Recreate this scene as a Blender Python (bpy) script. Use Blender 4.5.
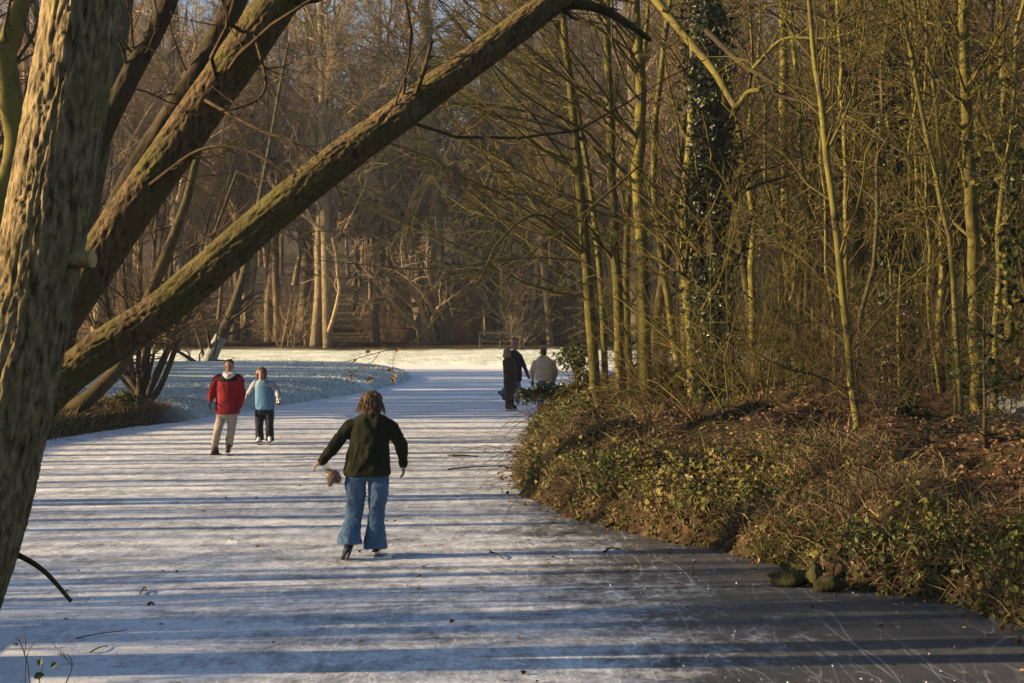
import bpy, bmesh, math, numpy as np
from mathutils import Vector, Matrix
R = math.radians
for o in list(bpy.data.objects): bpy.data.objects.remove(o)
SC = bpy.context.scene
COL = SC.collection

# ------------------------------------------------------------------ camera
FPX, CAMH, HORY = 1500.0, 2.4, 322.0
cam = bpy.data.cameras.new('camera'); camo = bpy.data.objects.new('camera', cam); COL.objects.link(camo)
camo.location = (0, 0, CAMH); camo.rotation_euler = (R(90), 0, 0)
cam.sensor_width = 36.0; cam.lens = 36.0 * FPX / 1024.0
cam.shift_y = -(341.5 - HORY) / 1024.0
cam.clip_end = 2000.0; cam.clip_start = 0.05
SC.camera = camo

# ------------------------------------------------------------------ sky, sun, exposure
SUN_EL, SUN_BEHIND = 15.0, 6.0          # low winter sun from the left, slightly behind the camera
world = bpy.data.worlds.new('World'); SC.world = world; world.use_nodes = True
wn = world.node_tree.nodes; wl = world.node_tree.links
sky = wn.new('ShaderNodeTexSky'); sky.sky_type = 'NISHITA'; sky.sun_disc = False
to_sun = Vector((-math.cos(R(SUN_BEHIND)), -math.sin(R(SUN_BEHIND)), 0))
sky.sun_elevation = R(SUN_EL); sky.sun_rotation = math.atan2(to_sun.x, to_sun.y)
sky.air_density = 1.0; sky.dust_density = 1.0; sky.ozone_density = 2.5
bg = wn['Background']; bg.inputs['Strength'].default_value = 0.05
wl.new(sky.outputs[0], bg.inputs[0])
sun = bpy.data.lights.new('sun', 'SUN'); suno = bpy.data.objects.new('sun', sun); COL.objects.link(suno)
sun.energy = 5.0; sun.angle = R(0.65); sun.color = (1.0, 0.73, 0.41)
d = Vector((to_sun.x * math.cos(R(SUN_EL)), to_sun.y * math.cos(R(SUN_EL)), math.sin(R(SUN_EL))))
suno.rotation_euler = d.to_track_quat('Z', 'Y').to_euler()
suno.location = d * 60
SC.view_settings.view_transform = 'Standard'; SC.view_settings.look = 'None'
SC.view_settings.gamma = 1.0; SC.view_settings.use_curve_mapping = False
SC.view_settings.exposure = 1.75
cy = SC.cycles
cy.max_bounces = 4; cy.diffuse_bounces = 1; cy.glossy_bounces = 1; cy.transmission_bounces = 4
cy.volume_bounces = 0; cy.transparent_max_bounces = 8; cy.caustics_reflective = False; cy.caustics_refractive = False
cy.use_denoising = True; cy.denoiser = 'OPENIMAGEDENOISE'; cy.denoising_input_passes = 'RGB_ALBEDO_NORMAL'; cy.denoising_prefilter = 'NONE'; cy.sample_clamp_indirect = 4.0

# ------------------------------------------------------------------ helpers
def W(x, y, Z):
    """a point of the place seen at picture position (x, y) at distance Z"""
    return np.array([(x - 512.0) * Z / FPX, Z, CAMH - (y - HORY) * Z / FPX])
def nrm(v):
    v = np.asarray(v, float)
    return v / np.maximum(np.linalg.norm(v, axis=-1, keepdims=True), 1e-9)
def _h(ix, iy, iz, seed):
    n = (ix * 374761393 + iy * 668265263 + iz * 1442695041 + seed * 974711) & 0xffffffff
    n = ((n ^ (n >> 13)) * 1274126177) & 0xffffffff
    n = n ^ (n >> 16)
    return (n & 0xffff) / 32767.5 - 1.0
def vn(p, seed=0):
    p = np.asarray(p, float); i = np.floor(p).astype(np.int64); f = p - i; f = f * f * (3 - 2 * f)
    x, y, z = i[..., 0], i[..., 1], i[..., 2]; fx, fy, fz = f[..., 0], f[..., 1], f[..., 2]
    def L(a, b, t): return a + (b - a) * t
    c = lambda a, b, e: _h(x + a, y + b, z + e, seed)
    return L(L(L(c(0,0,0), c(1,0,0), fx), L(c(0,1,0), c(1,1,0), fx), fy),
             L(L(c(0,0,1), c(1,0,1), fx), L(c(0,1,1), c(1,1,1), fx), fy), fz)
def fbm(p, oct=3, seed=0):
    p = np.asarray(p, float); s = 0; a = 1.0; t = 0
    for k in range(oct):
        s = s + a * vn(p * 2.03 ** k, seed + k); t += a; a *= .5
    return s / t
def sstep(a, b, x):
    t = np.clip((x - a) / (b - a), 0, 1); return t * t * (3 - 2 * t)
def catmull(ctrl, n):
    c = np.asarray(ctrl, float); c = np.vstack([2 * c[0] - c[1], c, 2 * c[-1] - c[-2]])
    m = len(c) - 3; t = np.linspace(0, m - 1e-6, n); i = t.astype(int); f = (t - i)[:, None]
    a, b, e, g = c[i], c[i + 1], c[i + 2], c[i + 3]
    return .5 * (2 * b + (e - a) * f + (2 * a - 5 * b + 4 * e - g) * f ** 2 + (3 * b - a - 3 * e + g) * f ** 3)

def mesh_from(name, V, F, mat, smooth=True, rnd=None):
    """V (n,3), F list of face index arrays (each (m,3) or (m,4))"""
    me = bpy.data.meshes.new(name)
    V = np.ascontiguousarray(V, dtype=np.float32)
    if isinstance(F, np.ndarray): F = [F]
    F = [np.asarray(f, dtype=np.int32) for f in F if len(f)]
    sizes = np.concatenate([np.full(len(f), f.shape[1], np.int32) for f in F])
    loops = np.concatenate([f.ravel() for f in F])
    starts = np.concatenate([[0], np.cumsum(sizes)[:-1]]).astype(np.int32)
    me.vertices.add(len(V)); me.vertices.foreach_set('co', V.ravel())
    me.loops.add(len(loops)); me.loops.foreach_set('vertex_index', loops)
    me.polygons.add(len(sizes)); me.polygons.foreach_set('loop_start', starts); me.polygons.foreach_set('loop_total', sizes)
    me.polygons.foreach_set('use_smooth', np.full(len(sizes), smooth))
    if rnd is not None:
        at = me.attributes.new('rnd', 'FLOAT', 'FACE'); at.data.foreach_set('value', np.asarray(rnd, np.float32))
    me.update(calc_edges=True)
    me.materials.append(mat)
    return me
def link(name, me, parent=None, loc=None):
    o = bpy.data.objects.new(name, me); COL.objects.link(o)
    if parent is not None: o.parent = parent
    if loc is not None: o.location = loc
    return o
def tag(o, label=None, cat=None, group=None, kind=None):
    if label: o['label'] = label
    if cat: o['category'] = cat
    if group: o['group'] = group
    if kind: o['kind'] = kind
    return o
def thing(name, label, cat, loc=(0, 0, 0), group=None):
    o = bpy.data.objects.new(name, None); COL.objects.link(o); o.location = loc
    o.empty_display_size = .1
    return tag(o, label, cat, group)
def copy_tree(o, parent=None):
    c = o.copy(); COL.objects.link(c); c.parent = parent
    for ch in o.children: copy_tree(ch, c)
    return c

# ------------------------------------------------------------------ materials
def mat_new(name):
    m = bpy.data.materials.new(name); m.use_nodes = True
    nt = m.node_tree; b = nt.nodes['Principled BSDF']
    return m, nt, nt.nodes, nt.links, b
def noise_node(nt, scale, detail=4, vec=None, rough=.55):
    n = nt.nodes.new('ShaderNodeTexNoise'); n.inputs['Scale'].default_value = scale
    n.inputs['Detail'].default_value = detail; n.inputs['Roughness'].default_value = rough
    if vec is not None: nt.links.new(vec, n.inputs['Vector'])
    return n
def mapping(nt, src, scale):
    m = nt.nodes.new('ShaderNodeMapping'); m.inputs['Scale'].default_value = scale
    nt.links.new(src, m.inputs['Vector']); return m.outputs[0]
def ramp(nt, fac, stops):
    r = nt.nodes.new('ShaderNodeValToRGB'); e = r.color_ramp.elements
    while len(e) > 1: e.remove(e[-1])
    e[0].position, e[0].color = stops[0][0], (*stops[0][1], 1)
    for p, c in stops[1:]:
        x = e.new(p); x.color = (*c, 1)
    nt.links.new(fac, r.inputs[0]); return r.outputs[0]
def mixc(nt, fac, a, b, mode='MIX'):
    m = nt.nodes.new('ShaderNodeMix'); m.data_type = 'RGBA'; m.blend_type = mode
    for s, v in ((m.inputs[0], fac), (m.inputs[6], a), (m.inputs[7], b)):
        if hasattr(v, 'node'): nt.links.new(v, s)
        elif isinstance(v, (int, float)): s.default_value = v
        else: s.default_value = (*v, 1)
    return m.outputs[2]
def mathn(nt, op, a, b=None, clamp=False):
    m = nt.nodes.new('ShaderNodeMath'); m.operation = op; m.use_clamp = clamp
    for s, v in zip(m.inputs, (a, b)):
        if v is None: continue
        if hasattr(v, 'node'): nt.links.new(v, s)
        else: s.default_value = v
    return m.outputs[0]
def bump(nt, b, h, strength, dist):
    n = nt.nodes.new('ShaderNodeBump'); n.inputs['Strength'].default_value = strength; n.inputs['Distance'].default_value = dist
    nt.links.new(h, n.inputs['Height']); nt.links.new(n.outputs[0], b.inputs['Normal'])
def maprange(nt, v, a, b_, c=0., d_=1.):
    m = nt.nodes.new('ShaderNodeMapRange'); m.interpolation_type = 'SMOOTHSTEP'
    for i, q in enumerate((a, b_, c, d_)): m.inputs[1 + i].default_value = q
    nt.links.new(v, m.inputs[0]); return m.outputs[0]

def bark_mat(name, dark, light, moss, moss_amt, scale=1.0, zs=.22, bstr=.7, bdist=.02):
    m, nt, N, L, b = mat_new(name)
    tc = N.new('ShaderNodeTexCoord'); obj = tc.outputs['Object']
    st = mapping(nt, obj, (1, 1, zs))
    n1 = noise_node(nt, 26 * scale, 5, st); n2 = noise_node(nt, 3.2, 3, obj); n3 = noise_node(nt, 60 * scale, 3, st)
    c = ramp(nt, n1.outputs[0], [(.3, dark), (.68, light)])
    oi = N.new('ShaderNodeObjectInfo')
    f = maprange(nt, n2.outputs[0], .5 - moss_amt * .35, .72 - moss_amt * .3)
    f = mathn(nt, 'MULTIPLY', f, min(1, .4 + moss_amt))
    mv = mixc(nt, n3.outputs[0], tuple(q * .55 for q in moss), tuple(q * 1.25 for q in moss))
    c = mixc(nt, f, c, mv)
    v = mathn(nt, 'MULTIPLY_ADD', oi.outputs['Random'], .5); N.active = None
    v.node.inputs[2].default_value = .75
    hs = N.new('ShaderNodeHueSaturation'); L.new(v, hs.inputs['Value']); L.new(c, hs.inputs['Color'])
    L.new(hs.outputs[0], b.inputs['Base Color'])
    b.inputs['Roughness'].default_value = .9; b.inputs['Specular IOR Level'].default_value = .15
    h = mathn(nt, 'ADD', n1.outputs[0], mathn(nt, 'MULTIPLY', n3.outputs[0], .4))
    bump(nt, b, h, bstr, bdist)
    return m
def leaf_mat(name, stops, rough=.5, trans=.25, spec=.3):
    m, nt, N, L, b = mat_new(name)
    a = N.new('ShaderNodeAttribute'); a.attribute_name = 'rnd'
    c = ramp(nt, a.outputs['Fac'], stops)
    L.new(c, b.inputs['Base Color']); b.inputs['Roughness'].default_value = rough
    b.inputs['Specular IOR Level'].default_value = spec
    t = N.new('ShaderNodeBsdfTranslucent'); L.new(c, t.inputs[0])
    mx = N.new('ShaderNodeMixShader'); mx.inputs[0].default_value = trans
    L.new(b.outputs[0], mx.inputs[1]); L.new(t.outputs[0], mx.inputs[2])
    L.new(mx.outputs[0], N['Material Output'].inputs['Surface'])
    return m
def plain(name, col, rough=.7, spec=.3, var=.25, nscale=30, metal=0., bmp=0.):
    m, nt, N, L, b = mat_new(name)
    tc = N.new('ShaderNodeTexCoord')
    n = noise_node(nt, nscale, 4, tc.outputs['Object'])
    c = ramp(nt, n.outputs[0], [(.3, tuple(q * (1 - var) for q in col)), (.7, tuple(min(1, q * (1 + var)) for q in col))])
    L.new(c, b.inputs['Base Color']); b.inputs['Roughness'].default_value = rough
    b.inputs['Specular IOR Level'].default_value = spec; b.inputs['Metallic'].default_value = metal
    if bmp: bump(nt, b, n.outputs[0], bmp, .01)
    return m

M = {}
M['bark_near'] = bark_mat('bark_near', (.034, .025, .014), (.31, .235, .125), (.17, .15, .05), .05, 1.6, .3, .8, .012)
M['bark_lean'] = bark_mat('bark_lean', (.012, .009, .006), (.14, .095, .045), (.075, .07, .018), .28, 1.5, .25, .8, .012)
M['bark_moss'] = bark_mat('bark_moss', (.016, .012, .007), (.12, .088, .04), (.138, .12, .026), .55, 1.0, .25, .6, .01)
M['bark_dark'] = bark_mat('bark_dark', (.02, .016, .011), (.075, .055, .032), (.065, .06, .018), .3, 1.0, .25, .5, .01)
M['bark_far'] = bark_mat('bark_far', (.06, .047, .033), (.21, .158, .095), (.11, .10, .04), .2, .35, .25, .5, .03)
M['bark_frost'] = bark_mat('bark_frost', (.12, .125, .13), (.42, .44, .46), (.2, .2, .15), .1, 1.0, .6, .4, .01)
M['twig_moss'] = bark_mat('twig_moss', (.014, .011, .005), (.11, .08, .033), (.105, .09, .02), .5, .5, .5, .1, .004)
M['twig_brown'] = bark_mat('twig_brown', (.025, .017, .011), (.105, .068, .036), (.075, .06, .02), .2, .5, .5, .1, .004)
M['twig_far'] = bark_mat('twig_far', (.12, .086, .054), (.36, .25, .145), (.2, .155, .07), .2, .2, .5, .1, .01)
M['ivy'] = leaf_mat('ivy', [(0, (.018, .028, .008)), (.4, (.06, .078, .016)), (.7, (.16, .155, .03)), (.88, (.24, .19, .055)), (1, (.32, .25, .10))], .5, .2, .22)
M['ivy_dark'] = leaf_mat('ivy_dark', [(0, (.008, .014, .005)), (.6, (.022, .034, .010)), (.93, (.06, .075, .02)), (1, (.2, .2, .08))], .4, .1, .4)
M['holly'] = leaf_mat('holly', [(0, (.014, .028, .010)), (.6, (.05, .075, .02)), (.9, (.14, .15, .04)), (1, (.3, .3, .14))], .35, .15, .4)
M['dead'] = leaf_mat('dead', [(0, (.07, .04, .02)), (.5, (.18, .10, .048)), (1, (.33, .22, .12))], .75, .2, .2)
M['frost'] = leaf_mat('frost', [(0, (.26, .32, .26)), (.4, (.56, .62, .60)), (1, (.85, .88, .88))], .8, .25, .2)
M['straw'] = leaf_mat('straw', [(0, (.05, .037, .018)), (.6, (.17, .12, .055)), (1, (.36, .28, .14))], .8, .2, .2)
M['crumb'] = leaf_mat('crumb', [(0, (.5, .5, .5)), (.6, (.7, .7, .7)), (1, (.8, .8, .8))], .7, .1, .3)
M['needle'] = leaf_mat('needle', [(0, (.012, .022, .010)), (1, (.045, .065, .025))], .55, .1, .3)

# ------------------------------------------------------------------ terrain
POND = np.array([(-1.2,7.6),(-3.1,8.2),(-4.2,10.5),(-5.2,13),(-7.4,19),(-9.5,26),(-9.9,29),(-9.45,30.5),(-9.1,32.7),(-8.6,34.6),(-7.95,35.7),(-7.6,38.7),
 (-6.3,44.4),(-5.1,50.7),(-4.25,58),(-4.15,63),(-4.7,68),(-6.5,73),(-10,76.5),(-16,78),(-30,78.5),(-60,79),(-60,84),(-30,83.5),
 (-8,84),(0,83),(10,84),(30,85),(60,84),(60,60),(40,56),(20,52),(10,49.5),(5,47),(2.5,44),(1.2,40),(.8,36.7),(.37,30.5),(.05,24.3),
 (.11,20.8),(.82,18.2),(1.25,17.3),(1.9,16.1),(2.35,15.5),(2.75,14.2),(3.0,13.5),(3.8,12.7),(3.97,11.6),(4.3,9.5),(3.6,7.8)], float)
def pond_d(x, y):
    """signed distance to the pond outline, positive on land"""
    x = np.asarray(x, float); y = np.asarray(y, float); shp = x.shape; x = x.ravel(); y = y.ravel()
    best = np.full(x.shape, 1e9); ins = np.zeros(x.shape, bool)
    for a, b in zip(POND, np.roll(POND, -1, 0)):
        ab = b - a; t = np.clip(((x - a[0]) * ab[0] + (y - a[1]) * ab[1]) / (ab @ ab), 0, 1)
        best = np.minimum(best, (x - a[0] - t * ab[0]) ** 2 + (y - a[1] - t * ab[1]) ** 2)
        c = (a[1] > y) != (b[1] > y)
        with np.errstate(divide='ignore', invalid='ignore'):
            xi = a[0] + (y - a[1]) / (b[1] - a[1]) * ab[0]
        ins ^= c & (x < xi)
    dd = np.sqrt(best); dd[ins] *= -1
    return dd.reshape(shp)
def zones(x, y):
    far = sstep(80, 82.5, y)
    right = sstep(-1.5, .0, x) * (1 - far) * sstep(7.8, 10, y)
    lawn = (1 - far) * (1 - right) * sstep(35, 39, y + .35 * (x + 9)) 
    return far, right, lawn
def ground_z(x, y):
    x = np.asarray(x, float); y = np.asarray(y, float)
    P = np.stack([x, y, np.zeros_like(x)], -1)
    dd = pond_d(x, y) + .16 * fbm(P * 1.7, 2, 5)
    far, right, lawn = zones(x, y)
    lump = fbm(P * .9, 3, 11)
    zr = .34 * sstep(0, .22, dd) + (.42 + .34 * lump) * sstep(.12, 1.25, dd) + .24 * sstep(1.2, 4, dd) + .10 * lump * sstep(.3, 1, dd) + .13 * fbm(P * 2.7, 2, 57) * sstep(.15, .5, dd) * sstep(3, 1.2, dd)
    zr = zr * (.80 + .20 * sstep(12, 18, y))
    zl = .26 * sstep(0, .45, dd) + .16 * sstep(.3, 1.5, dd) + np.clip(dd - 1, 0, 22) * .018 + .03 * lump * sstep(.3, 1, dd)
    zn = .30 * sstep(0, .4, dd) + .25 * sstep(.3, 2, dd) + .012 * np.clip(dd, 0, 30) + .07 * lump * sstep(.2, 1, dd)
    zf = .22 * sstep(0, .5, dd) + np.clip(dd - .3, 0, 10.5) * .078 + .05 * lump * sstep(1, 9, dd)
    zz = zr * right + zl * lawn + zf * far + zn * np.clip(1 - right - lawn - far, 0, 1)
    zz = np.where(dd < 0, np.maximum(-.6, dd * 1.2), zz)
    zz = zz + np.clip(y - 108, 0, 220) * .125
    return zz
def gz(x, y): return float(ground_z(np.array([x]), np.array([y]))[0])

xs = np.unique(np.concatenate([np.linspace(-150, -30, 25), np.linspace(-30, -12, 37), np.linspace(-12, -1.5, 48), np.linspace(-1.5, 8, 96), np.linspace(8, 16, 27), np.linspace(16, 150, 50)]))
ys = np.unique(np.concatenate([np.linspace(-40, 6, 20), np.linspace(6, 30, 190), np.linspace(30, 48, 70), np.linspace(48, 100, 100), np.linspace(100, 330, 40)]))
GX, GY = np.meshgrid(xs, ys, indexing='xy')
GZ = ground_z(GX, GY)
nx, ny = len(xs), len(ys)
V = np.stack([GX, GY, GZ], -1).reshape(-1, 3)
ii = (np.arange(ny - 1)[:, None] * nx + np.arange(nx - 1)[None]).ravel()
F = np.stack([ii, ii + 1, ii + nx + 1, ii + nx], -1)
# ground material: leaf litter / frosty lawn / bare wood floor as separate stretches of ground
m, nt, N, L, b = mat_new('ground')
at = N.new('ShaderNodeAttribute'); at.attribute_name = 'lawn'
tc = N.new('ShaderNodeTexCoord'); oc = tc.outputs['Object']
na = noise_node(nt, 9, 6, oc, .65); nb = noise_node(nt, .6, 4, oc); nc_ = noise_node(nt, 45, 4, oc, .7); nd = noise_node(nt, 2.2, 5, mapping(nt, oc, (.35, 1, 1)))
litter = ramp(nt, na.outputs[0], [(.3, (.022, .015, .009)), (.5, (.07, .043, .024)), (.72, (.16, .105, .06))])
litter = mixc(nt, maprange(nt, nb.outputs[0], .48, .62), litter, (.035, .036, .012))
fro = ramp(nt, nc_.outputs[0], [(.3, (.34, .42, .34)), (.48, (.60, .66, .63)), (.7, (.84, .87, .88))])
fro = mixc(nt, mathn(nt, 'MULTIPLY', maprange(nt, nd.outputs[0], .46, .66), .7), fro, (.34, .41, .30))
fro = mixc(nt, mathn(nt, 'MULTIPLY', maprange(nt, nb.outputs[0], .5, .62), .65), fro, (.82, .85, .87))
c = mixc(nt, at.outputs['Fac'], litter, fro)
L.new(c, b.inputs['Base Color']); b.inputs['Roughness'].default_value = .95; b.inputs['Specular IOR Level'].default_value = .1
bump(nt, b, mathn(nt, 'ADD', na.outputs[0], nc_.outputs[0]), .8, .05)
M['ground'] = m
me = mesh_from('ground', V, F, m)
far, right, lawn = zones(GX, GY)
dd = pond_d(GX, GY); wob = fbm(np.stack([GX, GY, GX * 0], -1) * .35, 3, 31)
flawn = far * (1 - sstep(89.5, 91.5, GY + wob * 1.2 + np.clip(np.abs(GX) - 40, 0, 30) * .05))
llawn = lawn * sstep(-34, -30, GX + wob * 3)
patch = right * sstep(4.5, 8, dd) * sstep(.12, .3, wob) * .6
lw = at_ = me.attributes.new('lawn', 'FLOAT', 'POINT')
lw.data.foreach_set('value', np.clip(flawn + llawn + patch, 0, 1).astype(np.float32).ravel())
tag(link('ground', me), kind='structure')

# the ice: one sheet over the whole pond
m, nt, N, L, b = mat_new('ice')
tc = N.new('ShaderNodeTexCoord'); oc = tc.outputs['Object']
sx = N.new('ShaderNodeSeparateXYZ'); L.new(oc, sx.inputs[0])
n1 = noise_node(nt, .55, 5, oc, .6); n2 = noise_node(nt, 5.0, 6, mapping(nt, oc, (1, .5, 1)), .65); n3 = noise_node(nt, 60, 3, oc, .6)
n4 = noise_node(nt, 1.6, 5, mapping(nt, oc, (.6, 1.3, 1)), .6)
# bare dark ice beside the right bank, dusted ice elsewhere
edge = mathn(nt, 'SUBTRACT', sx.outputs[0], mathn(nt, 'MULTIPLY', sx.outputs[1], -.115))       # x + .115 y
bare = maprange(nt, mathn(nt, 'ADD', edge, mathn(nt, 'MULTIPLY', n1.outputs[0], 3.2)), 2.9, 5.9)
near = maprange(nt, sx.outputs[1], 18.5, 24.0, 1.0, 0.0)
bare = mathn(nt, 'MULTIPLY', bare, near)
n5 = noise_node(nt, 17, 5, mapping(nt, oc, (1, .6, 1)), .7)
s = mathn(nt, 'ADD', mathn(nt, 'MULTIPLY', n2.outputs[0], .6), mathn(nt, 'MULTIPLY', n4.outputs[0], .5))
s = mathn(nt, 'ADD', s, mathn(nt, 'MULTIPLY', n5.outputs[0], .5))
s = mathn(nt, 'SUBTRACT', s, mathn(nt, 'MULTIPLY', bare, .40))
snow = maprange(nt, s, .49, 1.02)
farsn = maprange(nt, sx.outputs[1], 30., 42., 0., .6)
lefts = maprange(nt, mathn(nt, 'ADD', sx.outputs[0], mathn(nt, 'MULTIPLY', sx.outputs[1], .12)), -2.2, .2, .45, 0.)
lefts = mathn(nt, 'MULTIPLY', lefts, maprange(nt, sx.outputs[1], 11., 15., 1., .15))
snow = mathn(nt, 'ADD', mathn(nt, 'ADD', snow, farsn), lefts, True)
# skate scratches: thin pale arcs, broken up
def scratch(scale, w, rot, seedv):
    wv = N.new('ShaderNodeTexNoise'); wv.inputs['Scale'].default_value = scale; wv.inputs['Detail'].default_value = .6
    mp = N.new('ShaderNodeMapping'); mp.inputs['Rotation'].default_value = (0, 0, rot); mp.inputs['Scale'].default_value = (1, .16, 1); mp.inputs['Location'].default_value = (seedv, seedv, seedv)
    L.new(oc, mp.inputs[0]); L.new(mp.outputs[0], wv.inputs['Vector'])
    q = mathn(nt, 'ABSOLUTE', mathn(nt, 'SUBTRACT', mathn(nt, 'FRACT', mathn(nt, 'MULTIPLY', wv.outputs[0], 5.)), .5))
    l_ = maprange(nt, q, 0.0, w, 1.0, 0.0)
    mk = noise_node(nt, 1.1 + seedv * .02, 3, mp.outputs[0]); return mathn(nt, 'MULTIPLY', l_, maprange(nt, mk.outputs[0], .46, .66))
sc1 = mathn(nt, 'MAXIMUM', scratch(1.3, .022, .5, 3.), scratch(1.0, .018, -.7, 9.))
sc1 = mathn(nt, 'MAXIMUM', sc1, mathn(nt, 'MAXIMUM', scratch(1.9, .03, 1.3, 21.), scratch(1.6, .025, -.1, 41.)))
sc1 = mathn(nt, 'MAXIMUM', sc1, mathn(nt, 'MAXIMUM', scratch(2.6, .03, -1.2, 31.), scratch(2.2, .03, .25, 61.)))
sc1 = mathn(nt, 'MAXIMUM', sc1, mathn(nt, 'MAXIMUM', scratch(3.6, .05, -.4, 71.), scratch(4.2, .05, .8, 81.)))
snow = mathn(nt, 'ADD', snow, mathn(nt, 'MULTIPLY', sc1, .26), True)
grain = mathn(nt, 'ADD', mathn(nt, 'MULTIPLY', n3.outputs[0], .35), mathn(nt, 'MULTIPLY', n5.outputs[0], .35))
snow = mathn(nt, 'MULTIPLY', snow, mathn(nt, 'ADD', grain, .6), True)
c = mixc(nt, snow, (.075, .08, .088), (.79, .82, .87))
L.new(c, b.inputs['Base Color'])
rr = mathn(nt, 'MULTIPLY_ADD', snow, .5); rr.node.inputs[2].default_value = .36
L.new(rr, b.inputs['Roughness']); b.inputs['Specular IOR Level'].default_value = .35; b.inputs['IOR'].default_value = 1.31
n6 = noise_node(nt, 28, 4, mapping(nt, oc, (1, .8, 1)), .75)
bump(nt, b, mathn(nt, 'ADD', snow, mathn(nt, 'ADD', n3.outputs[0], n6.outputs[0])), .4, .010)
M['ice'] = m
V = []; F = []
xs_ = np.linspace(-62, 62, 63); ys_ = np.linspace(6, 88, 42)
IX, IY = np.meshgrid(xs_, ys_); V = np.stack([IX, IY, IX * 0], -1).reshape(-1, 3)
ii = (np.arange(41)[:, None] * 63 + np.arange(62)[None]).ravel()
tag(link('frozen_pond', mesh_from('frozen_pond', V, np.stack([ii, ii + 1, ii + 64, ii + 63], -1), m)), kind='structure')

# ------------------------------------------------------------------ branches
def tubes(P, Rd, S):
    P = np.asarray(P, float); Rd = np.asarray(Rd, float); B, n, _ = P.shape
    T = nrm(np.gradient(P, axis=1)); mt = nrm(P[:, -1] - P[:, 0])
    ref = np.where(np.abs(mt[:, 2:3]) < .85, np.array([[0, 0, 1.]]), np.array([[1., 0, 0]]))[:, None]
    U = nrm(np.cross(T, ref)); Vv = np.cross(T, U)
    a = np.arange(S) * 2 * np.pi / S
    ring = P[:, :, None] + Rd[:, :, None, None] * (np.cos(a)[None, None, :, None] * U[:, :, None] + np.sin(a)[None, None, :, None] * Vv[:, :, None])
    V = ring.reshape(-1, 3)
    bi = np.arange(B)[:, None, None] * n * S; ni = np.arange(n - 1)[None, :, None] * S; si = np.arange(S)[None, None]
    s2 = (si + 1) % S
    F = np.stack([bi + ni + si, bi + ni + s2, bi + ni + S + s2, bi + ni + S + si], -1).reshape(-1, 4)
    return V, F
def join(parts):
    Vs, Fs, off = [], [], 0
    for V, F in parts:
        Vs.append(V); Fs.append(np.asarray(F) + off); off += len(V)
    return np.vstack(Vs), Fs
def kids(rng, P, Rd, n, t=(.2, 1), ang=(25, 70), ln=(.3, .6), rr=(.4, .7), N=5, wander=.25, up=.1, tipr=.25, shrink=.5, rmin=.003, rel=True, bias=None):
    B, m_, _ = P.shape
    plen = np.linalg.norm(np.diff(P, axis=1), axis=2).sum(1)
    pr = plen / plen.sum(); idx = rng.choice(B, n, p=pr)
    tt = rng.uniform(t[0], t[1], n); f = tt * (m_ - 1); i = np.minimum(f.astype(int), m_ - 2); f = (f - i)[:, None]
    pos = P[idx, i] * (1 - f) + P[idx, i + 1] * f; tan = nrm(P[idx, i + 1] - P[idx, i])
    r = (Rd[idx, i] * (1 - f[:, 0]) + Rd[idx, i + 1] * f[:, 0])
    rv = rng.normal(size=(n, 3))
    if bias is not None: rv = rv * bias[1] + np.asarray(bias[0])
    perp = nrm(rv - (rv * tan).sum(1, keepdims=True) * tan)
    a = np.radians(rng.uniform(ang[0], ang[1], n))[:, None]
    dr = np.cos(a) * tan + np.sin(a) * perp
    le = rng.uniform(ln[0], ln[1], n) * (plen[idx] if rel else 1) * (1 - shrink * tt)
    out = np.zeros((n, N, 3)); out[:, 0] = pos; st = (le / (N - 1))[:, None]
    for k in range(1, N):
        dr = nrm(dr + rng.normal(size=(n, 3)) * wander + np.array([0, 0, up])); out[:, k] = out[:, k - 1] + dr * st
    r0 = np.maximum(r * rng.uniform(rr[0], rr[1], n), rmin)
    R_ = r0[:, None] * np.linspace(1, tipr, N)[None]
    return out, np.maximum(R_, rmin * .6)
def trunk_path(rng, H, lean=(0, 0), wob=.15, n=14, r=.15, tip=.18):
    t = np.linspace(0, 1, n); p = np.zeros((n, 3)); p[:, 2] = t * H
    p[:, 0] = lean[0] * t + np.cumsum(rng.normal(size=n)) * wob * .25 * H / 12; p[:, 1] = lean[1] * t + np.cumsum(rng.normal(size=n)) * wob * .25 * H / 12
    p[:, :2] -= p[0, :2]
    rd = r * (1 - t * (1 - tip)) ; rd[0] *= 1.35
    return p, rd
def crown_parts(rng, P, Rd, spec):
    """spec: list of kids-argument dicts by level"""
    parts = []; cp, cr = P[None], Rd[None]; 
    for k, s in enumerate(spec):
        s = dict(s); n = s.pop('n'); S = s.pop('S', 3); keep = s.pop('mix', False)
        np_, nr_ = kids(rng, cp, cr, n, **s); parts.append(tubes(np_, nr_, S)); cp, cr = np_, nr_
    return parts
def tree_proto(seed, name, H, r, spec, bark, twig, lean=(0, 0), wob=.15, sides=8, label='', cat='tree', group=None):
    rng = np.random.default_rng(seed)
    P, Rd = trunk_path(rng, H, lean, wob, 16, r)
    root = thing(name, label, cat, group=group)
    P[0, 2] = -.4
    V, F = tubes(P[None], Rd[None], sides); link('trunk', mesh_from('trunk', V, F, M[bark]), root)
    V, F = join(crown_parts(rng, P, Rd, spec)); link('crown', mesh_from('crown', V, F, M[twig]), root)
    return root
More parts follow.
